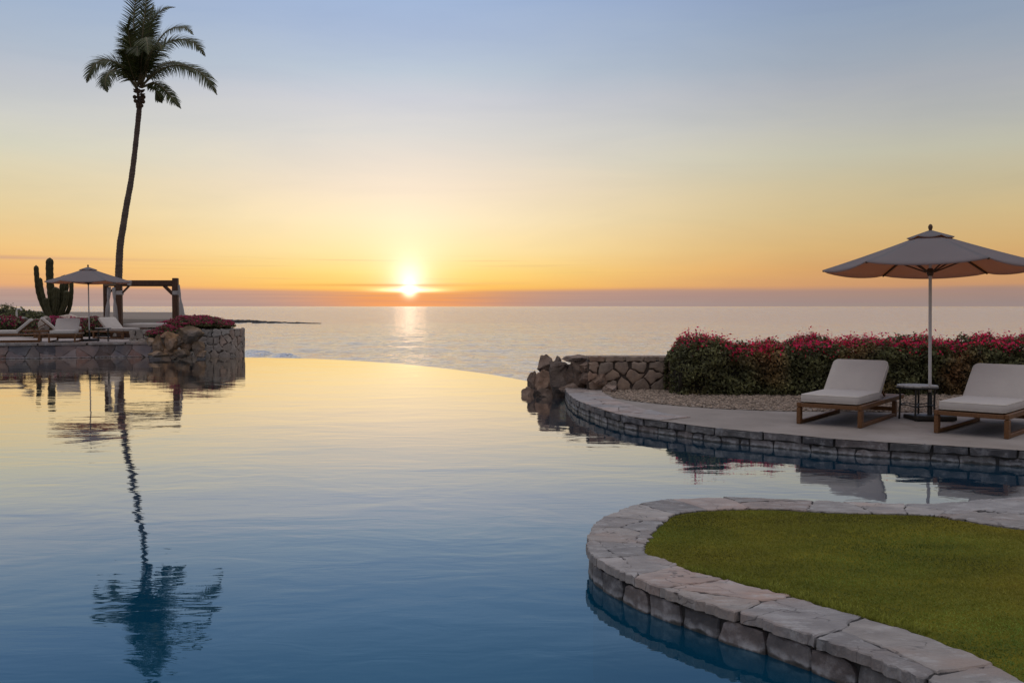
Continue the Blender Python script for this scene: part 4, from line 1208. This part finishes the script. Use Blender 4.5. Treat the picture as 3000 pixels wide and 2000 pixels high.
U2.location = G(262, 998, LZ + .01); U2.rotation_euler = (math.radians(-.5), 0, math.radians(42))
U3 = copy_tree(U1); U3['label'] = 'pale far parasol cut by the left photo border beside the dune'
q = PY(-36, 914, 52); U3.location = (q.x, q.y, q.z - 2.5); U3.rotation_euler = (0, 0, .3)

# ------------------------------------------------------------------ side tables
def make_table(name):
    r0 = empty(name, (0, 0, 0)); mb = MB()
    mb.tube([(0, 0, .424), (0, 0, .430), (0, 0, .446), (0, 0, .450)], [.245, .252, .252, .247], 40); mb.build('tabletop', M['mosaic'], r0)
    mb = MB(); ring = [(math.cos(a) * .249, math.sin(a) * .249, .421) for a in np.linspace(0, 2 * PI, 41)]; mb.tube(ring, .010, 8, cap=False)
    mb.build('rim', M['blackmetal'], r0)
    for k in range(4):
        a = PI / 4 + k * PI / 2 + .3; c_, s_ = math.cos(a), math.sin(a)
        mb = MB(); mb.tube([(c_ * .21, s_ * .21, .42), (c_ * .205, s_ * .205, .22), (c_ * .215, s_ * .215, .0)], .013, 10); mb.build('leg', M['blackmetal'], r0)
    mb = MB(); ring = [(math.cos(a) * .205, math.sin(a) * .205, .19 + .012 * math.sin(4 * a)) for a in np.linspace(0, 2 * PI, 33)]; mb.tube(ring, .007, 8, cap=False)
    for a in (.3 + PI / 4, .3 + 3 * PI / 4): mb.tube([(math.cos(a) * .205, math.sin(a) * .205, .19), (0, 0, .165), (-math.cos(a) * .205, -math.sin(a) * .205, .19)], .006, 8)
    mb.build('stretcher_ring', M['blackmetal'], r0)
    return r0
T1_ = make_table('side_table'); T1_.location = G(2686, 1228, DZ)
tag(T1_, 'round mosaic topped side table on black legs between the right loungers', 'side table', 'round black legged side tables')
T2_ = copy_tree(T1_); T2_['label'] = 'small dark side table between the left umbrella base and the lounger beside it'; T2_.location = G(303, 1000, LZ + .012)

# ------------------------------------------------------------------ pergola with daybed
root = empty('pergola', G(430, 985, LZ)); O = Vector(root.location)
tag(root, 'dark timber daybed pergola with white tied curtains on the left terrace', 'pergola')
YP = 36.3
topz = PY(430, 819, YP).z
fl_ = PY(351, 980, YP); fr_ = PY(516, 980, YP); bl0 = PY(311, 975, 38.2); br0 = PY(512, 975, 38.4)
posts = {'fl': Vector((fl_.x, YP, 0)), 'fr': Vector((fr_.x, YP, 0)), 'bl': Vector((bl0.x, 38.2, 0)), 'br': Vector((br0.x, 38.4, 0))}
for k, p in posts.items():
    w = .20 if k[0] == 'f' else .15
    mb = MB(); mb.box((p.x, p.y, (LZ + topz) / 2 + (.03 if k == 'fr' else 0)), (w, w, topz - LZ + (.06 if k == 'fr' else 0)), None, (1, 1, 1), .02); mb.build('post', M['darkwood'], root, O)
zb_ = topz - .12
for a, b in (('fl', 'fr'), ('bl', 'br'), ('fl', 'bl'), ('fr', 'br')):
    A_, B_ = posts[a].copy(), posts[b].copy(); A_.z = B_.z = zb_ if (a + b) in ('flfr', 'blbr') else zb_ - .004
    d_ = (B_ - A_).normalized(); mb = MB(); mb.bar(A_ + d_ * .085, B_ - d_ * .085, .13, .19, (1, 1, 1), .015); mb.build('beam', M['darkwood'], root, O)
    for P_, s_ in ((A_, 1), (B_, -1)):
        if (a + b) == 'frbr' : continue
        q0 = P_ + d_ * s_ * .08 + Vector((0, 0, -.42)); q1 = P_ + d_ * s_ * .42 + Vector((0, 0, -.08)); mb = MB(); mb.bar(q0, q1, .06, .07, (1, 1, 1), .008); mb.build('brace', M['darkwood'], root, O)
    
def curtain(top, bot, w0, w1, name='curtain'):
    mb = MB(); n = 16; rows = []
    for i in range(13):
        f = i / 12; c = top.lerp(bot, f); w = w0 + (w1 - w0) * f
        pinch = 1 - .45 * math.exp(-((f - .35) / .1) ** 2)
        rows.append([c + Vector((math.cos(2 * PI * k / n) * w * .5 * pinch * (1 + .25 * math.cos(5 * 2 * PI * k / n)), math.sin(2 * PI * k / n) * .07 * pinch * (1 + .3 * math.sin(6 * 2 * PI * k / n)), 0)) for k in range(n)])
    V = [p for r_ in rows for p in r_]
    mb.add(V, [(i * n + k, i * n + (k + 1) % n, (i + 1) * n + (k + 1) % n, (i + 1) * n + k) for i in range(12) for k in range(n)], (1, 1, 1), True)
    mb.build(name, M['curtain'], root, O)
curtain(PY(320, 840, 37.9), PY(312, 958, 37.9), .12, .18)
curtain(PY(333, 842, 36.2), PY(341, 952, 36.2), .10, .16)
curtain(PY(524, 834, 36.15), PY(536, 952, 36.15), .04, .22)
for px, Y_ in ((351, YP), (516, YP)):
    p = PY(px, 858, Y_); mb = MB(); mb.box(p, (.225, .225, .16), None, (1, 1, 1), .02); mb.build('curtain_tie', M['curtain'], root, O)
p = PY(381, 829, YP - .02); mb = MB(); mb.box(p, (.16, .16, .20), Matrix.Rotation(.3, 3, 'Y'), (1, 1, 1), .03); mb.build('curtain_tie', M['curtain'], root, O)
# daybed
a_, b_ = PY(362, 962, 36.6), PY(497, 962, 36.6)
root = empty('daybed', ((a_.x + b_.x) / 2, 37.2, LZ)); O = Vector(root.location)
tag(root, 'white mattress daybed on a dark low base inside the pergola', 'daybed')
mb = MB(); mb.box(((a_.x + b_.x) / 2, 37.25, LZ + .17), (b_.x - a_.x + .1, 1.5, .33), None, (1, 1, 1), .02); mb.build('bed_base', M['darkwood'], root, O)
zt = PY(400, 948, 36.6).z
mb = MB(); rb(mb, ((a_.x + b_.x) / 2, 37.25, (LZ + .34 + zt) / 2), (b_.x - a_.x, 1.4, zt - LZ - .34), .06); mb.build('mattress', M['cushion'], root, O)

# ------------------------------------------------------------------ palm
YPALM = 50.0
root = empty('palm_tree', (PY(346, 960, YPALM).x, YPALM, .6)); O = Vector(root.location)
tag(root, 'tall slender coconut palm leaning above the left terrace', 'palm tree')
tp = [(345, 965), (347, 860), (348, 800), (352, 720), (361, 663), (371, 600), (383, 536), (392, 470), (399, 408), (404, 360), (408, 318), (410, 285)]
pts = catmull([PY(x, y, YPALM) for x, y in tp], 5)
rad = [.205 - .075 * min(1, i / (len(pts) - 1) * 1.3) + .02 * math.sin(i * 1.9) * .3 for i in range(len(pts))]
mb = MB()
# ringed trunk
P_ = Path(pts); pp = [P_.at(P_.L * i / 150) for i in range(151)]
rr_ = [float(np.interp(i / 150, np.linspace(0, 1, len(rad)), rad)) * (1 + (.05 if i % 2 else -.02)) + (.05 * math.exp(-i / 6)) for i in range(151)]
mb.tube(pp, rr_, 14); mb.build('trunk', M['bark'], root, O)
ZS = .2295
def zp(zx, zy, dy=0): return PY(200 + zx * ZS, zy * ZS, YPALM + dy)
# old leaf bases and coconut cluster under the crown
r = random.Random(12); mb = MB()
for i in range(46):
    a = r.uniform(0, 2 * PI); f = r.random(); c = zp(905, 1380 - 330 * f); rad0 = .14 + .16 * math.sin(PI * min(1, f * 1.05)) 
    p0 = c + Vector((math.cos(a) * .06, math.sin(a) * .06, 0)); p1 = c + Vector((math.cos(a) * rad0, math.sin(a) * rad0, r.uniform(.0, .14)))
    mb.tube([p0, (p0 + p1) / 2 + Vector((0, 0, -.03)), p1], [.07, .06, .03], 6, (r.uniform(.7, 1.3),) * 3)
mb.build('leaf_bases', M['fiber'], root, O)
def coconut(c, s):
    mb = MB(); rows = []
    mb.tube([c + Vector((0, 0, -s)), c + Vector((0, 0, -s * .8)), c + Vector((0, 0, -s * .3)), c + Vector((0, 0, s * .3)), c + Vector((0, 0, s * .8)), c + Vector((0, 0, s))], [s * .15, s * .55, s * .9, s * .9, s * .5, s * .1], 10)
    mb.build('coconut', M['fiber'], root, O)
for (zx, zy, dy) in ((820, 1290, -.15), (1000, 1300, -.1), (870, 1340, -.25), (960, 1350, -.2), (1010, 1240, .15), (800, 1240, .1)): coconut(zp(905 + (zx - 905) * .55, zy, dy), .11)
def frond(ctrl, lmax, nl, droop, seed, spread=1.05, side=None, wid=.043, upv=None):
    """ctrl: rachis control points in 3-D. Leaflets leave both sides, shorter at base and tip, and sag."""
    r = random.Random(seed); P = Path(catmull(ctrl, 10)); L = P.L
    mb = MB()
    n = 14; mb.tube([P.at(L * i / n) for i in range(n + 1)], [.045 * (1 - i / n) ** .7 + .008 for i in range(n + 1)], 6)
    fr = mb.build('frond', M['rachis'], root, O)
    V = []; Fc = []; tint = []
    for sgn in (-1, 1):
        for k in range(nl):
            f = .13 + .87 * (k + r.uniform(-.3, .3)) / nl; f = min(f, .999)
            p = P.at(L * f); tg = P.tan(L * f)
            up = upv or Vector((0, -.72, .70))
            sd_ = tg.cross(up)
            if sd_.length < .25: sd_ = tg.cross(Vector((.3, .2, 1)))
            sd_.normalize()
            ln = lmax * (.35 + .65 * math.sin(PI * min(1, f * .9 + .12)) ** .7) * r.uniform(.82, 1.12)
            if f > .78: ln *= max(.12, 1 - (f - .78) * 3.9)
            fw = .55 + .5 * f
            d0 = (sd_ * sgn * spread + tg * fw + Vector((r.gauss(0, .08), r.gauss(0, .08), r.gauss(0, .08)))).normalized()
            nrm = d0.cross(tg).normalized(); wv = nrm.cross(d0).normalized()
            w0 = wid * r.uniform(.8, 1.25); b = len(V); q = p.copy(); d = d0.copy()
            seg = 4
            for s_ in range(seg + 1):
                ww = w0 * (1, 1.1, .9, .55, .08)[s_] * .5
                V.append(q - wv * ww - O); V.append(q + wv * ww - O)
                d = (d + Vector((0, 0, -droop * (1 + s_) * .16))).normalized(); q = q + d * ln / seg
            for s_ in range(seg): Fc.append((b + 2 * s_, b + 2 * s_ + 1, b + 2 * s_ + 3, b + 2 * s_ + 2)); 
            g = r.uniform(.6, 1.5); tint.extend([(g * r.uniform(.9, 1.1), g, g * .9)] * seg)
    np_mesh('leaflets', np.array([tuple(v) for v in V]), np.array(Fc), M['palmleaf'], tint, fr)
C0 = (920, 1130)
FR = [  # control points: zoom x, zoom y, depth ; leaflet length, droop, seed
 ([(880, 1150, 0), (790, 980, -.3), (650, 830, -.7), (500, 765, -1.1), (370, 800, -1.4), (280, 920, -1.6), (235, 1060, -1.7)], .78, .75),
 ([(880, 1150, 0), (780, 1010, -.6), (640, 900, -1.4), (520, 930, -2.1), (470, 1060, -2.5), (500, 1180, -2.6)], .72, .9),
 ([(885, 1140, 0), (800, 900, .6), (700, 820, 1.6), (600, 860, 2.4), (540, 980, 2.9)], .7, .8),
 ([(905, 1080, 0), (870, 800, .2), (842, 500, .4), (838, 220, .5), (868, -40, .5), (930, -260, .4)], .72, .25),
 ([(905, 1080, 0), (850, 850, -.3), (800, 600, -.7), (770, 380, -1.2), (790, 200, -1.9)], .70, .4),
 ([(915, 1080, 0), (920, 800, -.2), (950, 450, -.4), (985, 130, -.5), (1010, -200, -.4)], .62, .15),
 ([(925, 1080, 0), (940, 800, .4), (980, 500, .9), (1040, 250, 1.5), (1090, 60, 2.2)], .7, .3),
 ([(935, 1080, 0), (980, 750, .1), (1040, 380, .1), (1130, 190, 0), (1250, 105, -.1), (1370, 95, -.2)], .62, .35),
 ([(940, 1080, 0), (1060, 800, .2), (1190, 610, .3), (1330, 520, .3), (1500, 510, .2), (1650, 580, .1), (1750, 725, 0)], .72, .55),
 ([(940, 1080, 0), (1040, 760, -.5), (1180, 480, -1.1), (1340, 360, -1.7), (1500, 360, -2.2), (1600, 450, -2.5)], .68, .5),
 ([(940, 1100, 0), (1100, 950, -.3), (1280, 850, -.5), (1480, 845, -.7), (1660, 910, -.8), (1800, 1040, -.9), (1900, 1215, -1)], .74, .85),
 ([(940, 1100, 0), (1120, 900, .5), (1300, 800, 1.2), (1480, 830, 1.8), (1620, 940, 2.2)], .70, .8),
 ([(940, 1120, 0), (1080, 1060, -.5), (1190, 1110, -1.1), (1310, 1230, -1.6), (1440, 1390, -2.0)], .50, .7),
 ([(935, 1120, 0), (1040, 1090, .5), (1110, 1150, 1.0), (1200, 1320, 1.3)], .42, .8),
 ([(910, 1080, 0), (930, 780, -1.0), (960, 560, -2.0), (990, 480, -2.9), (1010, 560, -3.6), (1020, 700, -4.0)], .85, .5),
 ([(910, 1080, 0), (900, 800, -1.0), (880, 620, -1.9), (880, 600, -2.7), (885, 720, -3.3)], .8, .55),
 ([(920, 1080, 0), (1000, 780, -.9), (1090, 600, -1.9), (1160, 560, -2.6), (1200, 660, -3.2)], .78, .6),
 ([(910, 1080, 0), (900, 780, 1.0), (930, 500, 2.0), (980, 400, 2.8), (1050, 430, 3.4)], .8, .5),
 ([(915, 1080, 0), (960, 850, .8), (1080, 700, 1.7), (1200, 680, 2.5), (1300, 760, 3.0)], .75, .6),
 ([(905, 1080, 0), (820, 780, .8), (760, 600, 1.5), (720, 480, 2.2), (700, 500, 2.8)], .72, .5),
 ([(905, 1110, 0), (840, 1000, -.4), (770, 780, -1.0), (700, 640, -1.7), (655, 640, -2.2)], .6, .6),
]
for i, (cp_, lm, dr) in enumerate(FR):
    frond([zp(*c) for c in cp_], lm * 1.22, 84, dr * .60, 200 + i)

# ------------------------------------------------------------------ cactus
YC = 59.0
root = empty('organ_pipe_cactus', (PY(158, 940, YC).x, YC, .6)); O = Vector(root.location)
tag(root, 'tall many armed organ pipe cactus behind the left parasol', 'cactus')
def cz_(zx, zy, dy=0): return PY(zx * .3189, 700 + zy * .3189, YC + dy)
def arm(ctrl, rad, name='arm'):
    P = Path(catmull(ctrl, 8)); n = max(12, int(P.L / .10)); NR = 10; m_ = NR * 2; V = []; fs = []
    ref = Vector((0, -1, 0))
    for i in range(n + 1):
        f = i / n; p = P.at(P.L * f); t_ = P.tan(P.L * f)
        x = (ref - t_ * ref.dot(t_)).normalized(); y = t_.cross(x)
        rr = rad * (.72 + .28 * min(1, f * 5)); 
        if f > .93: rr *= math.sqrt(max(0.02, 1 - ((f - .93) / .07) ** 2))
        rr *= 1 + .05 * math.sin(i * 1.7)
        for k in range(m_):
            a = 2 * PI * k / m_; q = rr * (1.10 if k % 2 == 0 else .80); V.append(p + (x * math.cos(a) + y * math.sin(a)) * q)
    for i in range(n):
        for k in range(m_): fs.append((i * m_ + k, i * m_ + (k + 1) % m_, (i + 1) * m_ + (k + 1) % m_, (i + 1) * m_ + k))
    mb = MB(); mb.add(V, fs, (1, 1, 1)); mb.add(V[-m_:], [tuple(range(m_))])
    rq = random.Random(int(rad * 1e5)); 
    for k in range(int(P.L * 26)):     # spine tufts
        i = rq.randrange(1, n); j = rq.randrange(NR) * 2; q = V[i * m_ + j]; c = P.at(P.L * i / n); d_ = (q - c).normalized()
        e = q + d_ * .05 + Vector((rq.gauss(0, .015), rq.gauss(0, .015), rq.gauss(0, .015))); s_ = d_.orthogonal().normalized() * .012
        mb.add([q - s_, q + s_, e], [(0, 1, 2)], (1.8, 1.5, 1.3))
    mb.build(name, M['cactus'], root, O)
arm([cz_(500, 730), (cz_(480, 600)), cz_(462, 420), cz_(455, 280), cz_(458, 172)], .20, 'trunk')
arm([cz_(500, 730, .1), cz_(440, 690, .1), cz_(390, 600, .1), cz_(352, 480, .1), cz_(338, 350, .1), cz_(331, 240, .1)], .135)
arm([cz_(470, 690, -.25), cz_(420, 600, -.25), cz_(390, 500, -.25), cz_(375, 420, -.25), cz_(370, 355, -.25)], .115)
arm([cz_(520, 720, .3), cz_(560, 640, .3), cz_(580, 520, .3), cz_(590, 430, .3), cz_(598, 330, .3)], .24)
arm([cz_(540, 730, .1), cz_(600, 700, .1), cz_(640, 620, .1), cz_(655, 500, .1), cz_(655, 400, .1), cz_(656, 350, .1)], .115)
arm([cz_(500, 720, -.2), cz_(515, 600, -.2), cz_(516, 520, -.2), cz_(508, 440, -.2)], .19)
arm([cz_(470, 720, -.4), cz_(440, 650, -.4), cz_(428, 600, -.4), cz_(425, 540, -.4)], .16)
arm([cz_(540, 720, -.3), cz_(580, 640, -.3), cz_(606, 560, -.3), cz_(612, 470, -.3)], .15)

# pale boulders, post and small tree beyond the loungers
for i, (px, py, w, h, Y_, lab) in enumerate([(128, 955, 30, 60, 36.5, 'tall pale brown rock behind the leaning lounger backs'), (205, 928, 60, 16, 45, 'low pale rock mound right of the cactus foot'),
                                            (255, 932, 70, 12, 48, 'flat tan rock behind the left umbrella pole'), (60, 934, 40, 14, 50, 'flat pale rock at the foot of the dune')]):
    c = PY(px, py, Y_); k = Y_ / F; blob_rock(c, (w * k, .7, h * k), 130 + i, M['palestone'], 'rock', lab, 'rock')
p = PY(49, 935, 48); root = empty('garden_lamp', p); tag(root, 'small pale garden lamp post with a curved head at far left', 'garden lamp')
mb = MB(); z1_ = PY(49, 912, 48).z - p.z
mb.tube([(0, 0, -.5), (0, 0, z1_)], .05, 8); mb.build('lamp_post', M['pole'], root)
mb = MB(); mb.tube([(0, 0, z1_), (.05, 0, z1_ + .12), (.18, 0, z1_ + .14), (.26, 0, z1_ + .05)], [.04, .035, .035, .06], 8); mb.build('lamp_head', M['pole'], root)
p = PY(15, 912, 130); root = empty('small_tree', p); tag(root, 'sparse little tree on the dune ridge at the left border', 'tree')
mb = MB(); mb.tube([(0, 0, -1.5), (.05, 0, .2), (-.1, 0, .7)], [.10, .07, .03], 6); mb.tube([(.05, 0, .1), (.4, 0, .6)], [.05, .02], 5); mb.build('trunk', M['bark'], root)
n = 160; d = RNG.normal(0, 1, (n, 3)); P = d * np.array([.45, .4, .18]) + np.array([0, 0, .75]); V, Fc, t = leafcloud(P, d, .09, .6, 1.4); np_mesh('crown', V, Fc, M['leaf'], t, root)
